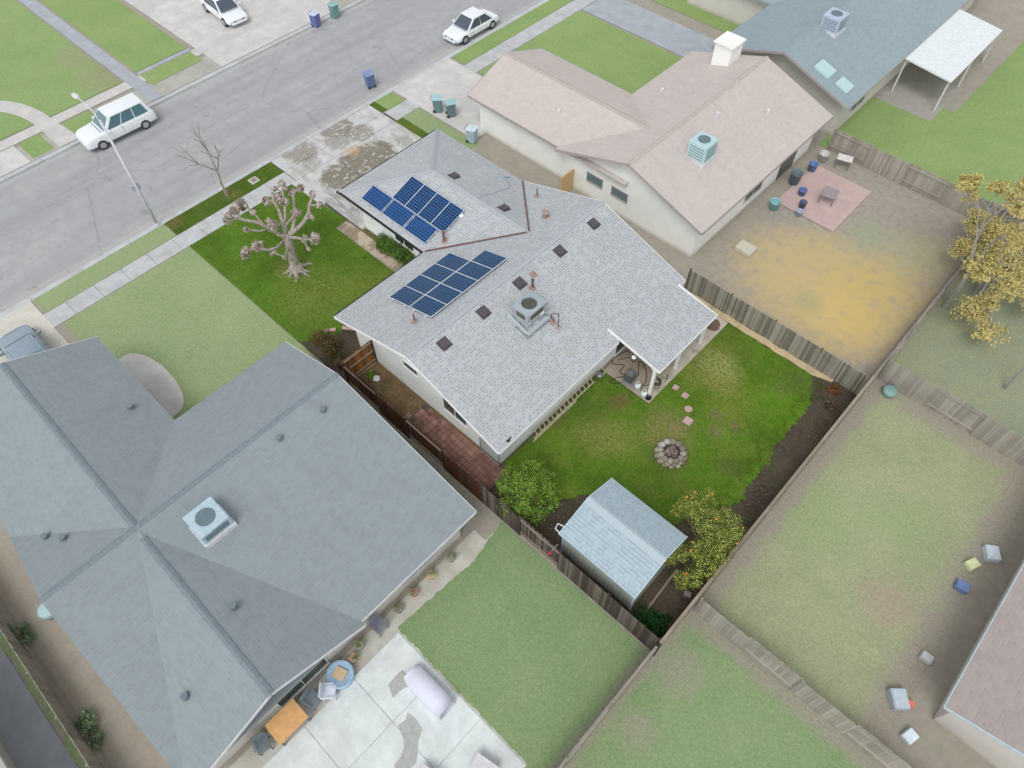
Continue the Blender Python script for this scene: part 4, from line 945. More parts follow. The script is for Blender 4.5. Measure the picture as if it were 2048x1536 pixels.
# ------------------------------------------------------------------ vegetation
def leafcloud(blobs, n, size, seed=0, up=.35, shell=.55, fold=True, aspect=.5):
    """leaf faces scattered through lumpy clusters; blobs = (x,y,z,rx,ry,rz)"""
    rng = np.random.default_rng(seed); m = MB(); vols = np.array([b[3]*b[4]*b[5] for b in blobs])**.75; cnt = (vols/vols.sum()*n).astype(int)
    for b, c in zip(blobs, cnt):
        nc = max(4, c//26); cen = rng.normal(size=(nc,3)); cen /= np.linalg.norm(cen, axis=1)[:,None]; cen *= (rng.uniform(shell, 1, nc))[:,None]
        for i in range(nc):
            cc = cen[i]
            if nc > 8 and rng.uniform() < .12: cc = cc*1.18
            for k in range(c//nc):
                p = cc+rng.normal(size=3)*.17; P = Vector((b[0]+p[0]*b[3], b[1]+p[1]*b[4], max(.03, b[2]+p[2]*b[5])))
                nrm = Vector(p)+Vector(rng.normal(size=3)*.6)+Vector((0,0,up)); nrm.normalize()
                t = nrm.cross(Vector(rng.normal(size=3))).normalized(); s_ = nrm.cross(t); L = size*rng.uniform(.6,1.3); W = L*aspect
                a = P-t*L/2; q = P+t*L/2; l = P+s_*W/2+nrm*L*.08; r = P-s_*W/2+nrm*L*.08
                m.add([a, r, q, l], [(0,1,2,3)])
    return m
m_trunk = plain('tree_bark', (110, 98, 84), .9, .1, var=.3, nscale=12)
def limb(m, pts, r0, r1, n=7): m.tube(pts, [r0+(r1-r0)*i/(len(pts)-1) for i in range(len(pts))], n)

# pollarded tree
pt = thing('pollarded_tree', 'bare grey pollarded tree with knobbly brown branch ends on the front lawn', 'tree', (-19.8,-.75,0))
m = MB(); base = Vector((-19.78,-.78,0)); F_ = Vector((-20.28,-.45,1.95))
m.tube([base+Vector((0,0,-.1)), base+Vector((0,0,.12)), base+Vector((-.05,.02,.4)), base.lerp(F_,.5)+Vector((0,0,.1)), F_+Vector((0,0,-.15)), F_+Vector((-.05,.03,.12))], [.42,.36,.28,.24,.27,.19], 12)
for a, L in ((.1,.95),(.75,.8),(1.25,1.0),(2.2,.5),(3.4,.55),(4.4,.8),(5.0,.65),(5.5,.95),(5.9,.7)):
    d = Vector((math.cos(a), math.sin(a), 0)); sd_ = Vector((-d.y,d.x,0)); w_ = .1*math.sin(a*7)
    m.tube([base+Vector((0,0,.42))+d*.1, base+d*.27+Vector((0,0,.2)), base+d*.55*L+sd_*w_+Vector((0,0,.08)), base+d*L*.85+sd_*w_*1.6+Vector((0,0,.03)), base+d*L*1.05+sd_*w_*.6+Vector((0,0,-.03))], [.17,.17,.1,.06,.02], 7)
def K(zx, zy, z): # traced points of the crown, converted once to metres
    u, v = 300+zx/3.4133, 180+zy/3.4133
    D = cF*1441.94+cR*(u-1024)-cU*(v-768); t = (z-29.657)/D.z; return Vector((8.549+t*D.x, -12.926+t*D.y, z))
f0 = K(930,1005,2.0)
for pts, r0, r1 in (
    ([f0, K(915,930,2.5), K(885,830,3.0), K(850,760,3.5), K(830,700,3.8)], .13, .07),
    ([K(885,830,3.0), K(850,770,3.3), K(800,745,3.5)], .08, .05),
    ([K(915,930,2.5), K(925,850,3.1), K(915,740,3.7), K(895,660,4.2)], .08, .05),
    ([f0, K(975,950,2.3), K(988,870,2.7), K(985,790,3.1), K(975,700,3.7), K(1025,672,3.8)], .12, .06),
    ([K(915,960,2.3), K(935,910,2.6), K(975,870,2.8), K(1000,830,3.0)], .08, .05),
    ([f0, K(985,965,2.2), K(1035,920,2.6), K(1080,850,2.9), K(1090,790,3.2), K(1110,720,3.6)], .14, .06),
    ([K(1090,790,3.2), K(1150,785,3.3)], .06, .045), ([K(1060,885,2.8), K(1100,862,2.9)], .06, .04),
    ([f0, K(1000,1008,2.15), K(1055,1022,2.3), K(1130,1010,2.6)], .1, .05), ([K(1050,1025,2.3), K(1078,1085,2.2)], .05, .035),
    ([f0, K(880,985,2.3), K(800,935,2.7), K(720,900,3.0), K(620,880,3.3), K(540,870,3.5)], .12, .06),
    ([K(780,925,2.8), K(745,885,3.0), K(700,830,3.3), K(650,785,3.6)], .07, .05), ([K(620,880,3.3), K(590,830,3.6)], .06, .05),
    ([K(800,935,2.7), K(835,930,3.0)], .1, .1), ([K(790,955,2.5), K(740,962,2.6), K(690,958,2.7), K(655,945,2.8)], .06, .04),
    ([K(915,1030,1.8), K(860,1080,2.1), K(800,1095,2.3), K(735,1070,2.6), K(660,1100,2.4)], .09, .05),
    ([K(945,1080,1.6), K(915,1140,1.7), K(850,1112,2.0)], .07, .04)):
    sm = []
    for i in range(len(pts)-1):
        for k in range(3): sm.append(pts[i].lerp(pts[i+1], k/3)+Vector((random.Random(i*7+k).uniform(-.02,.02), random.Random(i+k*5).uniform(-.02,.02), 0)))
    sm.append(pts[-1]); limb(m, sm, r0*1.02, r1*1.2, 8)
s = NT('pollard_bark', .85, .2); p = s.pos(); n1 = s.noise(s.scale(p,1,1,.35), 9, 6, .7); n2 = s.noise(p, 1.3, 4)
bc = s.mix(s.mapr(n1,.32,.66), lin((112,104,94)), lin((188,181,170))); bc = s.mix(s.math('MULTIPLY', s.mapr(n2,.52,.66), .4), bc, lin((146,128,92))); s.base(bc).bump(n1, .5, .02)
m.build('trunk', s.m, pt, True)
m_knob = leaf('knob_bark', [(86,76,66),(148,136,124),(182,170,158),(210,200,188),(110,98,88),(222,214,204)], .9, .1)
knobs = [(540,870,3.5,.34),(575,820,3.7,.34),(625,765,3.7,.3),(650,790,3.6,.26),(700,835,3.3,.24),(655,945,2.8,.24),(838,930,3.1,.44),(895,655,4.2,.3),(838,675,3.9,.24),(905,760,3.7,.3),(875,720,3.7,.28),
    (965,695,3.7,.3),(1025,672,3.8,.3),(795,742,3.5,.28),(850,750,3.5,.22),(1110,715,3.6,.28),(1095,760,3.3,.22),(1150,785,3.3,.26),(1000,835,3.0,.3),(1100,865,2.9,.24),(1130,1010,2.6,.36),(1055,1025,2.3,.22),(1078,1085,2.2,.17),
    (735,1050,2.6,.34),(735,1075,2.5,.28),(660,1100,2.4,.33),(845,1110,2.0,.24),(915,1140,1.7,.2),(765,1085,2.4,.2)]
for i, (zx, zy, z, r) in enumerate(knobs):
    rr = random.Random(i+50); c0 = K(zx, zy, z); m = MB(); r *= .84
    for q in range(5 if r > .23 else 3):
        off = Vector((rr.gauss(0,1), rr.gauss(0,1), rr.gauss(0,.9)))*r*.34 if q else Vector(); c = c0+off; rs = r*rr.uniform(.45,.8)
        m.blobm(c, rs*.78, i*9+q, 2, .16)
        for k in range(int(120*(rs/.2)**2)):
            d = Vector((rr.gauss(0,1), rr.gauss(0,1), rr.gauss(0,1))).normalized(); L = rs*rr.uniform(.9,1.28); p = c+d*rs*.6; e_ = c+d*L+Vector((rr.gauss(0,.02),rr.gauss(0,.02),rr.gauss(0,.02))); s_ = rr.uniform(.01,.026)
            t = d.cross(Vector((rr.gauss(0,1),rr.gauss(0,1),rr.gauss(0,1)))).normalized(); b_ = d.cross(t)
            m.add([p+t*s_, p-t*s_*.5+b_*s_*.87, p-t*s_*.5-b_*s_*.87, e_+t*s_*.9, e_-t*s_*.45+b_*s_*.8, e_-t*s_*.45-b_*s_*.8], [(0,1,4,3),(1,2,5,4),(2,0,3,5),(3,4,5)])
    m.build('branch_knob', m_knob, pt)

def crown_tree(name, lab, cat, x, y, trunk_h, blobs, n, lsize, mat, seed, fruits=None, tr=.09, lean=(0,0), up=.35, group=None):
    t = thing(name, lab, cat, (x,y,0), 0, group); m = MB(); rr = random.Random(seed); top = Vector((x+lean[0], y+lean[1], trunk_h))
    m.tube([(x,y,-.05),(x+lean[0]*.3,y+lean[1]*.3,trunk_h*.5),top], [tr*1.3,tr,tr*.8], 8)
    for b in blobs:
        c = Vector(b[:3]); mid = top.lerp(c,.5)+Vector((rr.uniform(-.1,.1),rr.uniform(-.1,.1),.05)); m.tube([top-Vector((0,0,.1)), mid, c], [tr*.55,tr*.35,tr*.15], 6)
        for k in range(5):
            d = Vector((rr.gauss(0,1)*b[3], rr.gauss(0,1)*b[4], rr.gauss(0,1)*b[5]))*.55; m.tube([c, c+d*.5+Vector((0,0,.03)), c+d], [tr*.15,tr*.1,tr*.05], 4)
    m.build('trunk', m_trunk, t); leafcloud(blobs, n, lsize, seed, up).build('crown', mat, t)
    if fruits:
        for k in range(fruits):
            b = rr.choice(blobs); d = Vector((rr.gauss(0,1), rr.gauss(0,1), abs(rr.gauss(0,.9))+.2)).normalized()
            f = MB(); f.blobm((b[0]+d.x*b[3]*.98, b[1]+d.y*b[4]*.98, b[2]+d.z*b[5]*.98), .045, k, 2, .02); f.build('orange', m_orange, t, True)
    return t
m_orange = plain('orange_fruit', (226, 150, 48), .5, .4)
m_citl = leaf('citrus_leaf', [(34,64,14),(68,108,24),(100,144,36),(128,166,50),(178,194,88)]); m_orl = leaf('orange_leaf', [(38,58,14),(74,98,24),(112,130,36),(150,160,60),(212,208,126)])
crown_tree('citrus_tree', 'round bright green citrus tree between the brick path and the shed', 'tree', -.75, -2.75, 1.0,
    [(-.75,-2.6,1.75,.6,.6,.55),(-1.25,-1.9,1.4,.5,.5,.45),(-.35,-2.0,1.65,.5,.5,.45),(.1,-1.85,1.35,.38,.38,.38),(-1.45,-3.0,1.35,.45,.45,.45),(-.15,-3.2,1.55,.5,.45,.4),(.4,-2.6,1.3,.4,.45,.4),(-.7,-2.4,1.0,.8,.8,.4),
     (-1.1,-1.35,1.25,.38,.38,.35),(.45,-3.05,1.1,.3,.32,.3),(-1.75,-2.4,1.2,.4,.4,.4),(.55,-2.05,1.1,.3,.3,.3),(-.5,-1.3,1.2,.35,.35,.3),(-.85,-3.6,1.35,.4,.35,.35),(-1.5,-1.6,1.1,.3,.35,.3)], 17500, .066, m_citl, 3, up=.5)
crown_tree('orange_tree', 'tall orange tree with yellow-green leaves and ripe fruit between the shed and the rear fence', 'tree', 6.45, .55, 1.1,
    [(5.0,1.55,2.0,.5,.5,.5),(4.75,1.1,1.8,.35,.4,.4),(5.35,2.1,2.1,.42,.35,.4),(5.35,1.3,2.2,.55,.5,.5),(6.0,1.15,2.3,.6,.6,.55),(6.55,1.75,2.1,.6,.55,.5),(7.0,1.6,1.9,.45,.5,.45),(6.6,.8,2.2,.6,.6,.55),(7.1,.6,1.9,.45,.55,.5),
     (6.45,.1,2.0,.5,.5,.5),(6.95,-.3,1.8,.5,.5,.5),(5.85,-.35,1.7,.42,.42,.45),(5.7,-.75,1.5,.3,.35,.35),(6.85,-.9,1.6,.45,.4,.45),(6.55,-1.2,1.4,.35,.35,.35),(6.2,1.9,1.6,.5,.5,.5),(4.75,1.9,1.85,.3,.3,.3)], 23000, .066, m_orl, 5, fruits=14, tr=.11, up=.5)
def shrub(name, lab, x, y, blobs, n, ls, mat, seed, group=None, cat='shrub', up=.4, asp=.5):
    t = thing(name, lab, cat, (x,y,0), 0, group); rr = random.Random(seed); m = MB()
    for b in blobs:
        for k in range(6): m.tube([(x+rr.uniform(-.05,.05),y+rr.uniform(-.05,.05),0), (b[0]+rr.gauss(0,.4)*b[3], b[1]+rr.gauss(0,.4)*b[4], b[2]+rr.uniform(0,.6)*b[5])], [.014,.005], 4)
    m.build('stems', m_trunk, t); leafcloud(blobs, n, ls, seed, up, .5, aspect=asp).build('foliage', mat, t); return t
m_bush = leaf('bush_leaf', [(44,70,20),(70,102,30),(92,126,42),(118,150,60)]); m_rose = leaf('rose_leaf', [(34,44,22),(56,70,28),(84,86,38),(112,72,42),(130,104,50),(70,50,32)])
b_ = [(-17.5+.3*i, 3.72+.03*i, .5+.03*(i % 2), .36, .5, .55) for i in range(8)]
shrub('hedge_shrub', 'dense dark green spiky shrub under the garage wing window', -16.4, 3.8, b_, 11000, .13, m_bush, 7, up=.9, asp=.22)
shrub('rose_shrub', 'tangled reddish-green shrub at the front corner of the side fence', -14.2, -3.0, [(-14.3,-2.95,.6,.55,.5,.5),(-13.7,-3.25,.55,.55,.45,.5),(-14.75,-3.2,.45,.45,.45,.45),(-13.1,-3.3,.5,.45,.35,.45),(-13.9,-2.6,.4,.4,.4,.35),(-12.6,-3.4,.45,.35,.3,.4)], 3600, .085, m_rose, 9)
lm = MB()
m_dry = leaf('dry_leaf', [(92,52,28),(134,82,46),(160,110,70),(72,44,28)])
shrub('dried_shrub', 'small rust-brown dried shrub in the far corner of the back yard', 6.3, 12.25, [(6.3,12.25,.2,.28,.28,.22)], 500, .09, m_dry, 12, 'dried shrubs in the soil bed')
shrub('dried_shrub', 'dark rusty dried shrub with a pale side, second from the far corner', 6.65, 11.35, [(6.65,11.35,.2,.27,.27,.25),(6.5,11.25,.12,.15,.15,.12)], 520, .08, leaf('dry_dark_leaf', [(60,34,22),(96,58,38),(150,132,108),(54,32,24)]), 13, 'dried shrubs in the soil bed')
shrub('withered_plant', 'narrow withered grey-brown plant in the soil bed beside the rear fence', 6.6, 5.05, [(6.6,5.05,.12,.16,.34,.14)], 260, .08, leaf('wither_leaf', [(70,64,48),(118,106,84),(80,84,52)]), 14)
m_ivy = leaf('ivy_leaf', [(14,44,14),(22,66,20),(32,86,26),(48,104,34)])
shrub('ground_ivy', 'low dark green leafy clump in the bottom corner of the lot below the shed', 6.6, -2.9, [(6.2,-2.9,.12,.4,.5,.22),(6.75,-2.75,.14,.4,.45,.25),(7.05,-3.1,.12,.3,.4,.25),(6.4,-3.3,.12,.45,.3,.25),(7.0,-2.4,.1,.25,.25,.2)], 3400, .09, m_ivy, 15)
shrub('weed_clump', 'small green weed clump against the cross fence in the side yard', -11.1, -2.7, [(-11.1,-2.7,.1,.25,.3,.14)], 260, .08, m_citl, 16)
# grass tufts: countless blades over the two lawns
rng = np.random.default_rng(4); gm = MB()
def blades(n, x0_, x1_, y0_, y1_, test, h=(.03,.075)):
    k = 0
    while k < n:
        x, y = rng.uniform(x0_,x1_), rng.uniform(y0_,y1_)
        if not test(x, y): continue
        k += 1; a = rng.uniform(0,6.28); H = rng.uniform(*h); w_ = .012; dx, dy = math.cos(a)*w_, math.sin(a)*w_; lx, ly = rng.uniform(-.04,.04), rng.uniform(-.04,.04)
        gm.add([(x-dx,y-dy,.014),(x+dx,y+dy,.014),(x+lx,y+ly,H)], [(0,1,2)])
inb = lambda x, y: (x < 5.55+.35*math.sin(y*1.3) and not (1.7 < x < 5.8 and y < .35) and not (x < .15 and y > 5.45) and not (x > -.6 and y < -1.2 and x < 1.8) and not ((x+.75)**2+(y+2.7)**2 < 1) and not ((x-2.56)**2+(y-3.93)**2 < .6 and True) and math.sin(x*1.9+math.sin(y*1.1))*math.sin(y*1.7) > -.75)
blades(26000, -2.75, 6, -1.8, 12.4, lambda x, y: inb(x, y) and (y < 5.45 or x > .12))
blades(20000, -25.8, -13.6, -3.8, 3.4, lambda x, y: not (x > -20.9 and y > 2.85) and not (x > -15 and y < -1.2) and (x+19.8)**2+(y+.8)**2 > .2)
blades(4000, -28.55, -27.22, -3.8, 3.8, lambda x, y: True)
blades(2600, 5.3, 6.9, 2.2, 12.3, lambda x, y: x < 5.75+.35*math.sin(y*1.1)+.5*abs(math.sin(y*5.3)*math.sin(y*2.1)) and math.sin(x*9)*math.sin(y*8) > -.2, (.04,.09))
blades(900, -2.6, 1.7, -2.9, -1.0, lambda x, y: math.sin(x*9)*math.sin(y*8) > .1, (.04,.09))
s = NT('grass_blade', .9, .1); r_ = s.rnd(); n_ = s.noise(s.pos(), .8, 5, .65); s.base(s.mix(s.mapr(s.math('ADD', s.math('MULTIPLY', r_, .6), s.math('MULTIPLY', n_, .5)), .25, .85), lin((62,88,26)), lin((112,130,54))))
go = gm.build('grass', s.m); tag(go, 'short green grass growing over the front and back lawns', 'grass', kind='stuff')

# bare and sparse trees of the surroundings
def bare_tree(name, lab, x, y, h, r, seed, mat, spread=1., depth=4, leafmat=None, nl=0, group=None, lean=(0,0)):
    rr = random.Random(seed); t = thing(name, lab, 'tree', (x,y,0), 0, group); m = MB(); ends = []
    def grow(p, d, L, rad, k):
        q = p+d*L; m.tube([p, p.lerp(q,.5)+Vector((rr.uniform(-.04,.04),rr.uniform(-.04,.04),0))*L, q], [rad,rad*.85,rad*.65], 6 if k > 2 else 4)
        if k == 0: ends.append(q); return
        for _ in range(rr.choice((2,3,3))):
            e = (d+Vector((rr.gauss(0,.45),rr.gauss(0,.45),rr.gauss(.1,.25)))*spread).normalized(); grow(q, e, L*rr.uniform(.6,.8), rad*.6, k-1)
    grow(Vector((x,y,-.05)), Vector((lean[0],lean[1],1)).normalized(), h*.42, r, depth); m.build('trunk', mat, t)
    if leafmat:
        bl = [(e.x,e.y,e.z,.45,.45,.35) for e in ends]; rr.shuffle(bl); leafcloud(bl[:60], nl, .14, seed, .3, .2).build('crown', leafmat, t)
    return t
m_palebark = plain('hazed_bark', (158,152,150), .9, .1, var=.15); m_brownbark = plain('hazed_brown_bark', (160,148,140), .9, .1, var=.15)
m_yel = leaf('yellow_leaf', [(184,172,112),(204,182,112),(172,174,120),(210,192,124)], .8, .1)
bare_tree('young_tree', 'thin bare brownish street tree in the grass strip by the kerb', -27.9, .15, 4.6, .085, 4, m_brownbark, .8, 3)
bare_tree('yellow_tree', 'tall thin pale trunked tree with yellow leaves behind the dry leafy yard', 7.9, 21.2, 6.5, .12, 6, m_palebark, 1.0, 4, m_yel, 9000)
yt = thing('yellow_tree', 'low broad golden leaved tree at the right edge of the picture', 'tree', (8.6,23.5,0)); m = MB(); limb(m, [(8.6,23.5,-.05),(8.7,23.4,1.2),(8.8,23.2,2.2)], .12, .08)
yb = [(7.6,25.6,2.2,1.1,1.2,.6),(7.0,23.8,1.9,.9,.9,.5),(6.6,26.6,1.7,.9,1.0,.5),(8.8,23.2,2.6,1.1,1.1,.7),(9.8,22.6,2.3,.9,1.0,.6),(8.2,24.6,2.4,1.0,1.0,.6),(10.6,24.2,2.2,1.0,1.2,.6),(9.6,25.6,2.3,1.1,1.0,.6),(9.4,21.2,1.9,.7,.8,.5),(11.2,22.8,1.8,.8,.9,.5),(9.0,20.2,1.6,.9,.8,.5),(10.3,19.6,1.4,.8,.8,.45),(8.6,26.4,2.0,1.0,1.0,.5)]
for b in yb: limb(m, [(8.8,23.2,2.0), Vector((8.8,23.2,2.0)).lerp(Vector(b[:3]),.6)+Vector((0,0,.1)), b[:3]], .07, .02, 5)
m.build('trunk', m_palebark, yt); leafcloud(yb, 20000, .15, 77, .5, .15).build('crown', m_yel, yt)
bare_tree('bare_tree', 'pale leafless tree in the rear lot at the right edge', 12.4, 18.2, 4.6, .09, 12, m_palebark, 1.1, 4)

# ================================================================== SURROUNDING HOUSES
def spot(par, x, y, z, r=.12, h=.2, mat=None): m = MB(); m.cyl((x,y,z-.1), r, h+.1, 10); return m.build('vent_pipe', mat or m_nvent, par)
def cooler(par_none, name, lab, x, y, zb, sz, h, mat, fan=True, rz=0):
    t = thing(name, lab, 'cooler', (x,y,zb)); m = MB(); m.box((x-sz/2,y-sz/2,zb+.15),(x+sz/2,y+sz/2,zb+h), rot=rz, piv=(x,y,zb)); m.build('cabinet', mat, t, bevel=.03)
    m = MB(); m.box((x-sz*.55,y-sz*.55,zb-.25),(x+sz*.55,y+sz*.55,zb+.15), rot=rz, piv=(x,y,zb)); m.build('curb_base', m_ntrim, t)
    m = MB(); m.cyl((x,y,zb+h+.002), sz*.3, .03, 20); m.build('fan', m_cooldark, t)
    m = MB()
    for k in range(5): m.box((x-sz*.4,y-sz/2-.012,zb+.3+k*(h-.4)/5),(x+sz*.4,y-sz/2-.002,zb+.34+k*(h-.4)/5), rot=rz, piv=(x,y,zb)); m.box((x+sz/2+.002,y-sz*.4,zb+.3+k*(h-.4)/5),(x+sz/2+.012,y+sz*.4,zb+.34+k*(h-.4)/5), rot=rz, piv=(x,y,zb))
    m.build('louvre', m_cooldark, t); return t
# --- left: big grey roofed house
lh = thing('neighbour_house', 'large house under a cross gabled blue-grey roof filling the lower left', 'house', (-7.5,-12,0))
m = gable_mesh(-14.0, -1.15, -18.6, -5.05, 2.55, 4.15, -9.55); a_ = gable_mesh(-20.9, -9.0, -18.58, -11.05, 2.54, 4.13, None, .14, 'y'); m.add(a_.v, a_.f)
a_ = gable_mesh(-9.0, -.95, -18.59, -11.1, 2.55, 4.12, None, .14, 'y'); m.add(a_.v, a_.f); lr = m.build('roof', m_nroof_g, lh)
gcap = plain('grey_cap', (124,135,141), .95, .1)
for A, B in (((-9.55,-18.6,4.15),(-9.55,-5.05,4.15)), ((-20.9,-14.815,4.13),(-9.6,-14.815,4.13)), ((-9.0,-14.845,4.12),(-.95,-14.845,4.12))): capline(A, B).build('ridge_cap', gcap, lr)
m = MB(); m.box((-13.5,-18.1,0),(-1.7,-5.6,2.3)); m.box((-20.3,-18.0,0),(-13.5,-11.6,2.3)); m.add([(-9.55,-5.6,4.0),(-13.5,-5.6,2.3),(-1.7,-5.6,2.3)], [(0,1,2)]); m.build('wall', m_nwall2, lh)
m = MB(); e = .014
for P_, Q_ in (((-14,-5.05+e,2.47),(-9.55,-5.05+e,4.07)),((-9.55,-5.05+e,4.07),(-1.15,-5.05+e,2.47)),((-1.13,-5.05,2.48),(-1.13,-11.1,2.48)),((-.93,-11.1,2.47),(-.93,-14.845,4.04)),((-.93,-14.845,4.04),(-.93,-18.59,2.47)),((-20.92,-11.05,2.46),(-20.92,-14.815,4.05)),((-20.92,-14.815,4.05),(-20.92,-18.58,2.46))): m.beam(P_, Q_, .03, .15)
each(m, 'fascia', m_ntrim, lh)
window_on(lh, -1.7, -8, 1.3, 1.8, 1.1, 'x+', m_glass, 1, m_ntrim); window_on(lh, -1.7, -14, 1.2, 2.2, 1.9, 'x+', m_glass, 1, m_ntrim); window_on(lh, -13.5, -8.5, 1.3, 1.6, 1.1, 'x-', m_glass, 1, m_ntrim)
m = MB(); m.box((-20.34,-17.3,.02),(-20.302,-12.4,2.1)); m.build('garage_door', m_ntrim, lh)
for x, y, z in ((-8.6,-6.6,4.0),(-8.8,-8.7,4.02),(-15.6,-12.05,3.0),(-4.4,-14.0,3.9),(-6.1,-17.5,3.1),(-3.3,-16.95,3.3),(-12.5,-17.5,3.1),(-11.7,-17.0,3.4)): spot(lr, x, y, z, .13, .18)
cooler(None, 'air_conditioner', 'pale blue square air conditioner with dark fan on the big grey roof', -7.75, -12.75, 3.75, 1.25, .75, plain('pale_blue_metal', (172,192,202), .6), rz=.0)
# --- right: pink roofed house
rh = thing('neighbour_house', 'white walled house under a pale pink cross gabled roof behind the garage wing', 'house', (-9,20,0))
m = gable_mesh(-14.0, -3.62, 14.45, 28.3, 2.6, 4.32); a_ = gable_mesh(-21.6, -9, 14.75, 21.8, 2.59, 3.85, None, .14, 'y'); m.add(a_.v, a_.f); pr2 = m.build('roof', m_nroof_p, rh)
pcap = plain('pink_cap', (180,172,165), .95, .1)
for A, B in (((-8.81,14.45,4.32),(-8.81,28.3,4.32)), ((-21.6,18.275,3.85),(-10.2,18.275,3.85))): capline(A, B).build('ridge_cap', pcap, pr2)
m = MB(); m.box((-13.5,15.0,0),(-4.15,27.8,2.4)); m.box((-21.0,15.2,0),(-13.5,21.3,2.4)); 
m.add([(-8.81,15.0,4.12),(-13.5,15.0,2.4),(-4.15,15.0,2.4)], [(0,1,2)]); m.build('wall', m_nwall, rh)
m = MB()
for P_, Q_ in (((-14,14.436,2.52),(-8.81,14.436,4.24)),((-8.81,14.436,4.24),(-3.62,14.436,2.52)),((-3.6,14.45,2.53),(-3.6,28.3,2.53)),((-21.62,14.75,2.52),(-21.62,18.275,3.77)),((-21.62,18.275,3.77),(-21.62,21.8,2.52)),((-21.6,14.73,2.5),(-14,14.73,2.5))): m.beam(P_, Q_, .03, .16)
each(m, 'fascia', m_nfascia, rh)
window_on(rh, -11.3, 15.0, 1.5, 1.1, .55, 'y-', m_cooldark, 0, m_nfascia); window_on(rh, -9.45, 15.0, 1.5, 1.1, .55, 'y-', m_cooldark, 0, m_nfascia); window_on(rh, -4.15, 21, 1.3, 1.8, 1.1, 'x+', m_glass, 1, m_ntrim)
m = MB(); m.box((-21.04,15.7,.02),(-21.002,20.8,2.1)); m.build('garage_door', m_ntrim, rh); m = MB(); m.box((-4.148,24.0,.05),(-4.11,25.8,2.1)); m.build('door', m_glass, rh)
m = MB(); m.box((-11.6,26.6,2.5),(-10.4,27.9,4.9)); m.box((-11.7,26.5,4.9),(-10.3,28.0,5.0)); m.build('chimney', m_nwall, rh)
for x, y, z in ((-15.6,16.6,3.2),(-7.9,21.6,4.05),(-12.4,22.6,3.1),(-6.2,24.6,3.5)): spot(pr2, x, y, z, .12, .2, m_ntrim)
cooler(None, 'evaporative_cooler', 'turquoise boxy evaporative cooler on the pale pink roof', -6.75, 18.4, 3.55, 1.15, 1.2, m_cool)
# plywood side gate between the two houses
sg = MB(); sg.box((-12.9,13.8,.02),(-12.84,14.95,1.5)); tag(sg.build('side_gate', plain('tan_board', (206,176,132), .8)), 'tan board gate in the narrow passage between the two houses', 'gate')
# --- blue-grey house further right
bh = thing('neighbour_house', 'blue-grey roofed house behind the pink one at the top of the picture', 'house', (-8,38,0))
m = gable_mesh(-13.4, -3.3, 29.6, 52, 2.6, 4.25); a_ = gable_mesh(-21, -8.5, 37, 45, 2.59, 3.9, None, .14, 'y'); m.add(a_.v, a_.f); br = m.build('roof', m_nroof_b, bh)
m = MB(); m.box((-12.9,30.2,0),(-3.85,51.5,2.4)); m.box((-20.4,37.5,0),(-12.9,44.5,2.4)); m.add([(-8.35,30.2,4.05),(-12.9,30.2,2.4),(-3.85,30.2,2.4)], [(0,1,2)]); m.build('wall', m_nwall2, bh)
m = MB()
for P_, Q_ in (((-13.4,29.586,2.52),(-8.35,29.586,4.17)),((-8.35,29.586,4.17),(-3.3,29.586,2.52)),((-3.28,29.6,2.53),(-3.28,52,2.53))): m.beam(P_, Q_, .03, .16)
each(m, 'fascia', m_nfascia, bh)
m = MB(); m.slab([(-6.5,30.3,3.75),(-5.4,30.3,3.4),(-5.4,31.4,3.4),(-6.5,31.4,3.75)], .1); m.build('skylight', m_cool, br); m = MB(); m.slab([(-4.9,30.4,3.25),(-4.0,30.4,2.95),(-4.0,31.4,2.95),(-4.9,31.4,3.25)], .1); m.build('skylight', m_cool, br)
window_on(bh, -3.85, 33, 1.3, 1.8, 1.1, 'x+', m_glass, 1, m_ntrim)
cooler(None, 'evaporative_cooler', 'grey evaporative cooler on the blue-grey roof at the top edge', -7.7, 34.4, 3.9, 1.2, 1.1, plain('cooler_blue', (176,188,204), .6), rz=.0)
wc = thing('patio_canopy', 'flat white patio canopy beside the blue-grey house at the top right', 'canopy', (-2.5,41,0))
m = MB(); m.slab([(-5.0,37.4,2.6),(.05,37.0,2.35),(.0,45.2,2.35),(-5.0,45.7,2.6)], .1); m.build('canopy_roof', plain('canopy_white', (216,222,222), .7), wc)
for x, y in ((-.1,37.2),(-.1,41),(-.1,45),(-3.2,37.4)): m = MB(); m.box((x-.05,y-.05,0),(x+.05,y+.05,2.3)); m.build('post', m_ntrim, wc)
# --- brown roofed house lower right
oh = thing('neighbour_house', 'brown roofed house cut by the lower right edge of the picture', 'house', (20,5,0))
m = gable_mesh(15.95, 26, .85, 16, 2.6, 4.1); rb = m.build('roof', m_nroof_br, oh); m = MB(); m.box((16.5,1.4,0),(25.5,15.5,2.4)); m.add([(20.97,1.4,3.9),(16.5,1.4,2.4),(25.5,1.4,2.4)], [(0,1,2)]); m.build('wall', m_nwall2, oh)
m = MB(); m.beam((15.93,.85,2.52),(15.93,16,2.52),.03,.16); m.beam((15.95,.836,2.52),(20.97,.836,4.02),.03,.16); each(m, 'fascia', plain('pale_blue_trim', (188,204,212)), oh); window_on(oh, 16.5, 4, 1.3, 1.6, 1.1, 'x-', m_glass, 1, m_ntrim)
# --- bottom left corner roof
ch = thing('neighbour_house', 'pale beige roofed house at the bottom left corner', 'house', (-8,-27,0))
m = gable_mesh(-14, -3.2, -31, -22.4, 2.6, 4.0, None, .14, 'y'); m.build('roof', shingle('beige_roof', (192,188,182), dash=.3, dashcol=.85, var=.05), ch); m = MB(); m.box((-13.5,-30.5,0),(-3.7,-23,2.45)); m.build('wall', m_nwall2, ch)

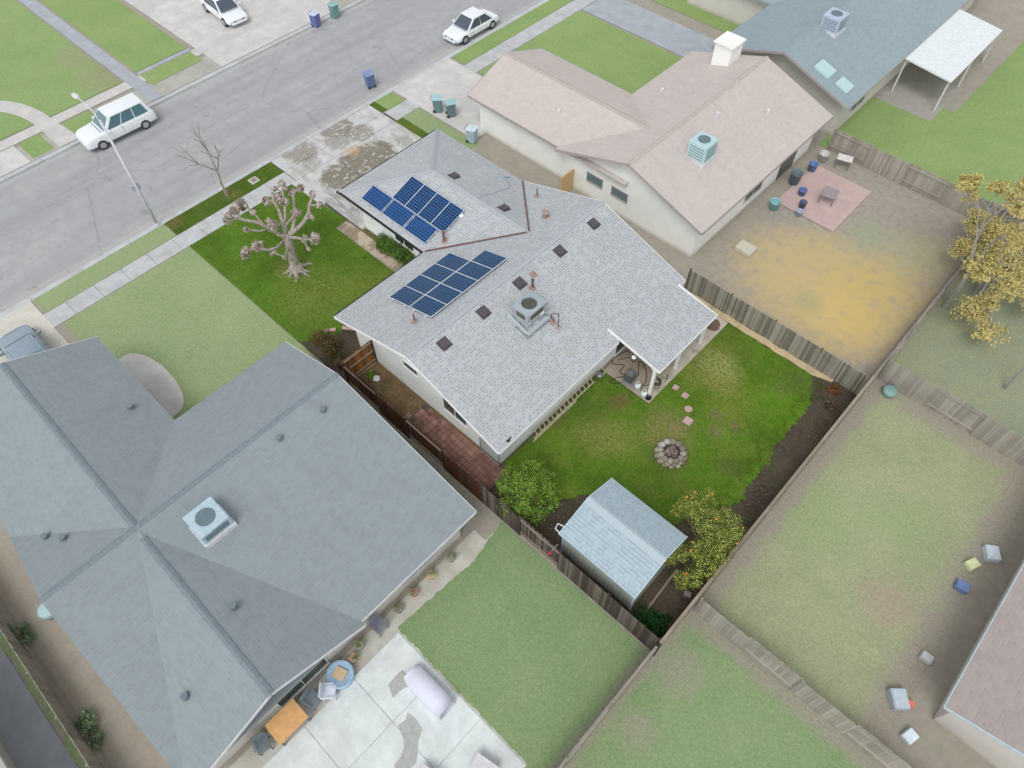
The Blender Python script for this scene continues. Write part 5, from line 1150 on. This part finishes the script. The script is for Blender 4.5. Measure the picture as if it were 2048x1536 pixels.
# ================================================================== VEHICLES
m_tyre = plain('tyre', (66,66,70), .8, .2); m_rim = plain('rim', (176,178,182), .4, .5, .4)
def car(name, lab, loc, rz, L, W, H, paint, glass, kind='sedan', group=None):
    t = thing(name, lab, 'car', (0,0,0), 0, group)
    # stations along x: (x, half width, belt height)
    hb_ = H*.56 if kind == 'sedan' else H*.58
    st = [(-L/2,.80,.62),(-L/2+.12,.92,.88),(-L/2+.5,.98,.98),(-L*.25,1,1.0),(0,1,1.0),(L*.2,1,.98),(L*.3,.99,.92),(L/2-.35,.95,.82),(L/2-.1,.86,.72),(L/2,.72,.55)]
    if kind == 'suv': st = [(-L/2,.9,.8),(-L/2+.08,.96,1.0),(-L/2+.4,1,1.02),(-L*.25,1,1.0),(0,1,1.0),(L*.2,1,1.0),(L*.28,.99,.97),(L/2-.3,.95,.92),(L/2-.08,.88,.82),(L/2,.78,.6)]
    m = MB(); vs = []; fs = []; NP = 10
    for x, wf, hf in st:
        w2 = W/2*wf; hb2 = hb_*hf
        for px_, pz in ((-.86,.28),(-1,.36),(-1,.6*hb2+.1),(-.95,hb2-.05),(-.8,hb2),(.8,hb2),(.95,hb2-.05),(1,.6*hb2+.1),(1,.36),(.86,.28)): vs.append((x, px_*w2, min(pz, hb2)))
    for i in range(len(st)-1):
        for k in range(NP): a = i*NP+k; b = i*NP+(k+1) % NP; fs.append((a, a+NP, b+NP, b))
    fs.append(tuple(range(NP))); fs.append(tuple(range(len(st)*NP-1, (len(st)-1)*NP-1, -1))); m.add(vs, fs); body = m.build('body', paint, t, True, bevel=.02)
    # greenhouse
    if kind == 'sedan': xr0, xr1, xb0, xb1 = -L*.2, L*.07, -L*.36, L*.24
    else: xr0, xr1, xb0, xb1 = -L*.42, L*.08, -L*.47, L*.22
    wb, wt = W/2*.9, W/2*.72; zb_, zt_ = hb_-.03, H
    B = [(xb0,-wb,zb_),(xb1,-wb,zb_),(xb1,wb,zb_),(xb0,wb,zb_)]; T = [(xr0,-wt,zt_-.04),(xr1,-wt,zt_-.04),(xr1,wt,zt_-.04),(xr0,wt,zt_-.04)]
    m = MB(); m.add(B+T, [(0,1,5,4),(1,2,6,5),(2,3,7,6),(3,0,4,7)]); m.add([T[0],T[1],T[2],T[3],(xr0+.12,-wt+.1,zt_),(xr1-.15,-wt+.1,zt_),(xr1-.15,wt-.1,zt_),(xr0+.12,wt-.1,zt_)], [(0,1,5,4),(1,2,6,5),(2,3,7,6),(3,0,4,7),(4,5,6,7)]); m.build('cabin', paint, t, True, bevel=.015)
    def quad(a, b, c, d, ins, off, nm, cuts=0):
        a, b, c, d = map(Vector, (a,b,c,d)); n_ = (b-a).cross(d-a).normalized(); ce = (a+b+c+d)/4
        P = [p+(ce-p)*ins+n_*off for p in (a,b,c,d)]; m = MB()
        if not cuts: m.add(P+[p-n_*.01 for p in P], [(0,1,2,3),(7,6,5,4),(0,4,5,1),(1,5,6,2),(2,6,7,3),(3,7,4,0)])
        else:
            for k in range(cuts):
                u0, u1 = k/cuts+.012, (k+1)/cuts-.012; q = [P[0].lerp(P[1],u0),P[0].lerp(P[1],u1),P[3].lerp(P[2],u1),P[3].lerp(P[2],u0)]; m.add(q+[p-n_*.01 for p in q], [(0,1,2,3),(7,6,5,4),(0,4,5,1),(1,5,6,2),(2,6,7,3),(3,7,4,0)])
        return m.build(nm, glass, t)
    quad(B[1],B[2],T[2],T[1],.1,.012,'windscreen'); quad(B[3],B[0],T[0],T[3],.12,.012,'rear_window'); quad(B[0],B[1],T[1],T[0],.13,.012,'side_window',3 if kind == 'suv' else 2); quad(B[2],B[3],T[3],T[2],.13,.012,'side_window',3 if kind == 'suv' else 2)
    m = MB(); m.box((-L/2+.02,-W/2*.8,.3),(L/2-.02,W/2*.8,.42)); m.box((L/2-.06,-W*.25,.42),(L/2-.01,W*.25,.56)); m.build('trim', m_cooldark, t)
    m = MB(); m.box((L/2-.012,-.24,.46),(L/2+.004,.24,.57)); m.build('number_plate', m_ntrim, t)
    m = MB(); m.box((-L*.02-.01,-W/2-.004,.5),(-L*.02+.01,-W/2+.01,hb_-.06)); m.box((-L*.02-.01,W/2-.01,.5),(-L*.02+.01,W/2+.004,hb_-.06)); m.box((L*.24,-W*.36,hb_*.985),(L*.25,W*.36,hb_*.99+.004)); m.build('panel_gap', m_cooldark, t)
    for x in (-L*.31, L*.31):
        for s_ in (-1, 1):
            m = MB(); y_ = s_*(W/2-.1); m.tube([(x,y_-.11,.33),(x,y_+.11,.33)], .33, 20); wh = m.build('wheel', m_tyre, t); m = MB(); m.tube([(x,y_+s_*.1,.33),(x,y_+s_*.118,.33)], .2, 14); m.build('rim', m_rim, wh)
    for s_ in (-1, 1):
        m = MB(); m.cbox((L/2-.13, s_*W*.33, hb_*.62), (.22,.32,.13)); m.build('headlight', m_ntrim, t, bevel=.03); m = MB(); m.cbox((-L/2+.06, s_*W*.36, hb_*.75), (.12,.26,.16)); m.build('tail_light', plain('tail_red', (196,110,110), .4), t, bevel=.02)
        m = MB(); m.cbox((L*.17, s_*(W/2+.09), hb_+.04), (.14,.2,.14)); m.build('mirror', paint, t, bevel=.03)
    t.location = loc; t.rotation_euler = (0,0,rz); return t
m_pw = plain('car_white', (226,230,232), .3, .5, var=.03, nscale=1); m_cg = plain('car_glass', (74,84,96), .15, .7); m_ct = plain('car_glass_teal', (84,118,126), .15, .7)
car('parked_suv', 'white tall SUV parked at the far kerb on the left of the street', (-38.6,-1.1,-.13), R(-92), 4.85, 1.9, 1.75, m_pw, m_ct, 'suv')
car('parked_car', 'white sedan parked at the near kerb at the top of the street', (-30.05,23.3,-.13), R(-90), 4.6, 1.8, 1.42, m_pw, m_cg)
car('parked_car', 'white sedan nose out on the pale driveway across the street, cut by the top edge', (-45.6,12.0,.02), R(-4), 4.6, 1.8, 1.45, m_pw, m_cg)
car('parked_car', 'blue-grey car standing on the driveway at the left edge', (-24.4,-13.8,.02), R(180), 4.5, 1.8, 1.5, plain('car_bluegrey', (138,152,164), .35, .5), plain('car_glass_blue', (104,140,156), .15, .7))
# bins
def bin_(lab, x, y, rz, col, lid):
    t = thing('wheelie_bin', lab, 'bin', (0,0,0), 0, 'wheelie bins along the street'); m = MB(); b = .25; tp = .3
    m.add([(-b,-b,.06),(b,-b,.06),(b,b,.06),(-b,b,.06),(-tp,-tp,.98),(tp,-tp,.98),(tp,tp,.98),(-tp,tp,.98)], [(3,2,1,0),(4,5,6,7),(0,1,5,4),(1,2,6,5),(2,3,7,6),(3,0,4,7)]); m.build('body', plain('bin_plastic', col, .6), t, bevel=.03)
    m = MB(); m.slab([(-.33,-.34,1.02),(.36,-.34,1.06),(.36,.34,1.06),(-.33,.34,1.02)], .05); m.build('lid', plain('bin_lid', lid, .6), t, bevel=.02)
    for s_ in (-1,1): m = MB(); m.tube([(-.24,s_*.2,.11),(-.24,s_*.27,.11)], .11, 14); m.build('wheel', m_tyre, t)
    m = MB(); m.tube([(-.36,-.25,.96),(-.42,-.25,.98),(-.42,.25,.98),(-.36,.25,.96)], .016, 6); m.build('handle', m_cooldark, t)
    t.location = (x,y,0 if x > -28.6 else (-.13 if x > -39.5 else .02)); t.rotation_euler = (0,0,rz)
bin_('blue wheelie bin standing in the street near the lot corner', -30.3, 13.6, 2.9, (96,114,158), (128,144,180)); bin_('blue-violet bin across the street at the far kerb', -39.35, 15.9, .2, (100,112,162), (190,198,216)); bin_('green bin across the street beside the blue-violet one', -39.3, 17.7, -.1, (112,150,146), (140,178,174))
bin_('dark teal bin nearest the garage beside the pink roofed house', -23.6, 15.0, 1.0, (104,124,130), (150,186,190)); bin_('teal bin behind the dark one on the neighbour driveway edge', -24.6, 14.75, .7, (112,136,140), (160,194,198)); bin_('pale blue bin against the wall of the pink roofed house', -20.6, 14.0, .3, (170,192,200), (196,214,220))
# street lamp
lp = thing('street_lamp', 'tall pale grey street lamp at the kerb beside the front corner of the lot', 'street lamp', (-28.85,-4.15,0))
m = MB(); m.tube([(-28.85,-4.15,0),(-28.85,-4.15,3),(-28.85,-4.15,7.1)], [.1,.08,.06], 12); m.build('pole', m_ntrim, lp, True)
m = MB(); m.tube([(-28.85,-4.15,7.0),(-29.3,-4.15,7.45),(-30.6,-4.15,7.6)], .035, 8); m.build('arm', m_ntrim, lp, True)
m = MB(); m.blobm((-30.9,-4.15,7.58), .16, 2, 2, .02, (2.2,1,.6)); m.build('lamp_head', m_ntrim, lp, True)
m = MB(); m.box((-28.89,-4.4,2.55),(-28.95,-3.95,2.95)); m.build('sign_plate', plain('lilac_plate', (176,172,200)), lp)
m = MB(); m.cyl((-28.85,-4.15,.0), .16, .12, 12); m.build('base', m_ntrim, lp)

# ================================================================== THINGS IN NEIGHBOURING YARDS
def table(lab, x, y, lx, ly, h, rz, top, name='table', cat='table'):
    t = thing(name, lab, cat, (0,0,0)); m = MB(); m.box((-lx/2,-ly/2,h-.05),(lx/2,ly/2,h)); m.build('tabletop', plain('top', top, .7), t, bevel=.01)
    for sx in (-1,1):
        for sy in (-1,1): m = MB(); m.box((sx*(lx/2-.07)-.03, sy*(ly/2-.07)-.03, 0),(sx*(lx/2-.07)+.03, sy*(ly/2-.07)+.03, h-.05)); m.build('leg', m_nvent, t)
    t.location = (x,y,.01); t.rotation_euler = (0,0,rz); return t
table('hazed orange table against the rear wall of the grey roofed house', -1.0, -15.25, .95, 1.3, .72, 0, (222,172,116))
def chair_(lab, x, y, rz, col):
    t = thing('patio_chair', lab, 'chair', (0,0,0), 0, 'chairs on the rear patio'); mt = plain('chair_plastic', col, .7)
    m = MB(); m.box((-.26,-.26,.4),(.26,.26,.45)); m.build('seat', mt, t, bevel=.015); m = MB(); m.box((-.27,-.26,.45),(-.22,.26,.92)); m.build('backrest', mt, t, bevel=.015)
    for a in (-1,1):
        for b in (-1,1): m = MB(); m.box((a*.22-.02,b*.22-.02,0),(a*.22+.02,b*.22+.02,.4)); m.build('leg', mt, t)
        m = MB(); m.box((-.24,a*.26-.02,.62),(.2,a*.26+.02,.65)); m.build('armrest', mt, t)
    t.location = (x,y,.01); t.rotation_euler = (0,0,rz)
chair_('dark grey patio chair right beside the orange table', -1.0, -14.15, .2, (116,128,134)); chair_('dark chair on the lower side of the orange table', -1.1, -16.35, -.3, (112,122,128)); chair_('dark chair below the eave further right of the blue tub', -1.25, -10.6, .1, (126,128,138)); chair_('white patio chair on the pale slab beside the dark grey one', -.75, -13.55, .8, (214,218,228))
tb = thing('water_tub', 'light blue oval tub with a tan lid beside the rear wall', 'tub', (-1.0,-12.9,0)); m = MB(); m.lathe((-.95,-12.85,.02), [(.42,0),(.5,.05),(.54,.42),(.5,.45),(.44,.4)], 24); m.build('tub', plain('tub_blue', (160,190,214), .5), tb, True); m = MB(); m.box((-1.2,-13.05,.46),(-.7,-12.62,.5), rot=.3); m.build('lid', plain('tan_lid', (204,180,146)), tb)
for i, (x, y, c, lab) in enumerate(((-1.3,-11.6,(150,150,130),'olive planter pot under the eave near the blue tub'),(-1.25,-9.6,(140,134,122),'brown planter pot under the eave by the pale strip'),(-1.3,-8.7,(176,132,120),'reddish planter pot along the rear wall'),(-1.3,-7.7,(200,176,140),'tan planter pot along the rear wall'),(-1.25,-6.6,(150,150,136),'grey-green planter pot nearest the roof corner'),(-1.1,-12.1,(186,150,130),'clay planter pot right of the blue tub'))):
    t = thing('planter_pot', lab, 'planter', (x,y,0), 0, 'planter pots along the rear wall'); m = MB(); m.lathe((x,y,.01), [(.13,0),(.19,.3),(.2,.34),(.16,.33)], 16); m.build('pot', plain('pot_clay', c, .8), t, True); leafcloud([(x,y,.5,.2,.2,.16)], 90, .1, i+40, .4).build('foliage', leaf('pot_leaf', [(120,138,96),(148,158,120)], .8), t)
cv = thing('covered_seat', 'long white covered lounger on the pale slab edge by the lawn', 'lounger', (2.0,-10.75,0)); m = MB()
prf = [(.9,.35,.35),(1.1,.42,.5),(1.9,.44,.55),(2.6,.42,.75),(3.0,.38,.8)]; vs = []
for x, hw, h in prf: vs += [(x,-10.9-hw,.05),(x,-10.9-hw*.92,h*.85),(x,-10.9,h),(x,-10.9+hw*.92,h*.85),(x,-10.9+hw,.05)]
m.add(vs, [(i*5+k, (i+1)*5+k, (i+1)*5+k+1, i*5+k+1)[::-1] for i in range(4) for k in range(4)]+[(0,1,2,3,4),(24,23,22,21,20)]); m.build('cover', plain('cover_white', (220,222,236), .8, var=.04), cv, True); m = MB(); m.box((.95,-11.2,.0),(2.9,-10.6,.06)); m.build('frame', m_nvent, cv)
for i, (x, y, lab, c) in enumerate(((5.4,-11.4,'greyish box at the bottom edge on the white slab',(170,164,160)),(4.2,-13.0,'pale grey bin lid box at the bottom edge beside the stain',(176,184,188)))):
    m = MB(); m.box((x-.45,y-.35,.03),(x+.45,y+.35,.5), rot=.2); o = tag(m.build('storage_box', plain('box_plastic', c, .7), bevel=.04), lab, 'box'); m = MB(); m.box((x-.47,y-.37,.5),(x+.47,y+.37,.55), rot=.2, piv=(x,y,.5)); m.build('lid', m_ntrim, o)
st_ = MB(); st_.add([(p[0],p[1],.036) for p in jag([(.6,-11.0),(1.2,-11.2),(1.1,-12.0),(.6,-11.8)], .3, .08)], [tuple(range(len(jag([(.6,-11.0),(1.2,-11.2),(1.1,-12.0),(.6,-11.8)], .3, .08))))])
q_ = jag([(1.9,-11.9),(2.7,-12.0),(3.4,-12.9),(3.3,-13.6),(2.8,-13.5),(2.7,-12.8),(2.0,-12.5)], .3, .08); st_.add([(p[0],p[1],.036) for p in q_], [tuple(range(len(q_)))])
st_.build('damp_patch', plain('damp_concrete', (172,174,168), .8))['kind'] = 'structure'
# right neighbour's terrace clutter
for i, (x, y, r, h, c, lab, nm) in enumerate(((-3.0,26.3,.28,.5,(110,136,186),'bright blue tub by the rear wall of the pink roofed house','tub'),(-3.2,24.5,.35,.75,(112,128,140),'dark drum standing by the wall above the brick terrace','drum'),(-2.9,21.7,.32,.5,(140,190,196),'turquoise tub at the corner of the brick terrace','tub'),(-2.3,23.9,.25,.35,(100,120,170),'blue bucket on the brick terrace by the wall','bucket'),(-1.7,22.9,.22,.4,(90,104,132),'navy bucket on the brick terrace','bucket'),(-3.0,27.6,.3,.5,(206,208,206),'white tub at the end of the wall near the dark fence','tub'),(-1.5,22.2,.2,.3,(176,190,210),'pale blue bucket at the terrace edge','bucket'))):
    t = thing(nm, lab, nm, (x,y,0)); m = MB(); m.lathe((x,y,.06), [(r*.8,0),(r,h),(r*1.05,h),(r*1.0,h+.03),(r*.9,h-.02),(r*.75,.06)], 18); m.build('body', plain('tub_plastic', c, .6), t, True); m = MB(); m.tube([(x-r,y,.06+h),(x,y,h+.2),(x+r,y,.06+h)], .012, 5); m.build('handle', m_nvent, t)
table('small white table near the end of the dark fence', -1.8, 27.9, .9, .6, .7, .3, (214,212,206)); table('dark garden table on the brick terrace', -.9, 24.4, .9, .9, .7, .2, (150,140,142))
m = MB(); m.box((-2.7,17.2,.0),(-1.7,18.0,.3)); tag(m.build('concrete_slab', plain('pale_block', (196,192,176), .9), bevel=.03), 'low pale slab of concrete in the dry leafy yard near the white wall', 'slab')
m = MB(); m.lathe((8.35,14.0,.0), [(.3,0),(.36,.3),(.3,.36)], 16); tag(m.build('planter', plain('teal_pot', (130,164,158)), None, True), 'teal round planter beside the fence right of the lot corner', 'planter')
for i, (x, y, c, lab, s_) in enumerate(((15.6,1.3,(226,110,96),'bright red gas can at the corner of the brown roofed house',.2),(16.1,.2,(204,214,220),'white crate below the corner of the brown roofed house',.35),(15.2,1.1,(170,182,190),'grey-blue slab leaning by the brown roof corner',.5),(15.1,7.0,(104,124,166),'blue crate near the right edge',.35),(15.0,8.2,(196,204,160),'pale yellow crate near the right edge',.35),(15.4,9.2,(190,200,208),'pale grey crate at the right edge',.45),(15.3,3.3,(176,178,178),'grey bundle along the brown roofed house',.3))):
    t = thing('crate' if i != 0 else 'gas_can', lab, 'crate' if i else 'can', (x,y,0)); m = MB(); s_ *= .75; h = s_*1.1
    m.box((x-s_,y-s_*.8,.0),(x+s_,y+s_*.8,h), rot=.3+i); m.build('body', plain('crate_plastic', c, .6), t, bevel=.04); m = MB(); m.box((x-s_*.9,y-s_*.7,h),(x+s_*.9,y+s_*.7,h+.03), rot=.3+i); m.build('lid', plain('lid_pale', tuple(min(255, v*1.08) for v in c)), t)
# left side passage pots and tan bin
m = MB(); m.lathe((-11.6,-19.4,.0), [(.3,0),(.38,.5),(.3,.55)], 14); tag(m.build('planter', m_cool, None, True), 'pale blue pot in the gravel passage at the left edge', 'planter')
shrub('low_shrub', 'low green shrub in the gravel passage near the bottom left', -6.6, -20.5, [(-6.6,-20.5,.25,.5,.4,.3),(-5.9,-20.55,.2,.4,.3,.25)], 900, .12, leaf('passage_leaf', [(110,136,104),(132,156,116),(150,168,120)], .8), 31)
shrub('low_shrub', 'low green shrub at the very left edge of the gravel passage', -11.6, -20.6, [(-11.6,-20.6,.25,.5,.4,.3)], 500, .12, leaf('passage_leaf2', [(110,136,104),(132,156,116)], .8), 32)
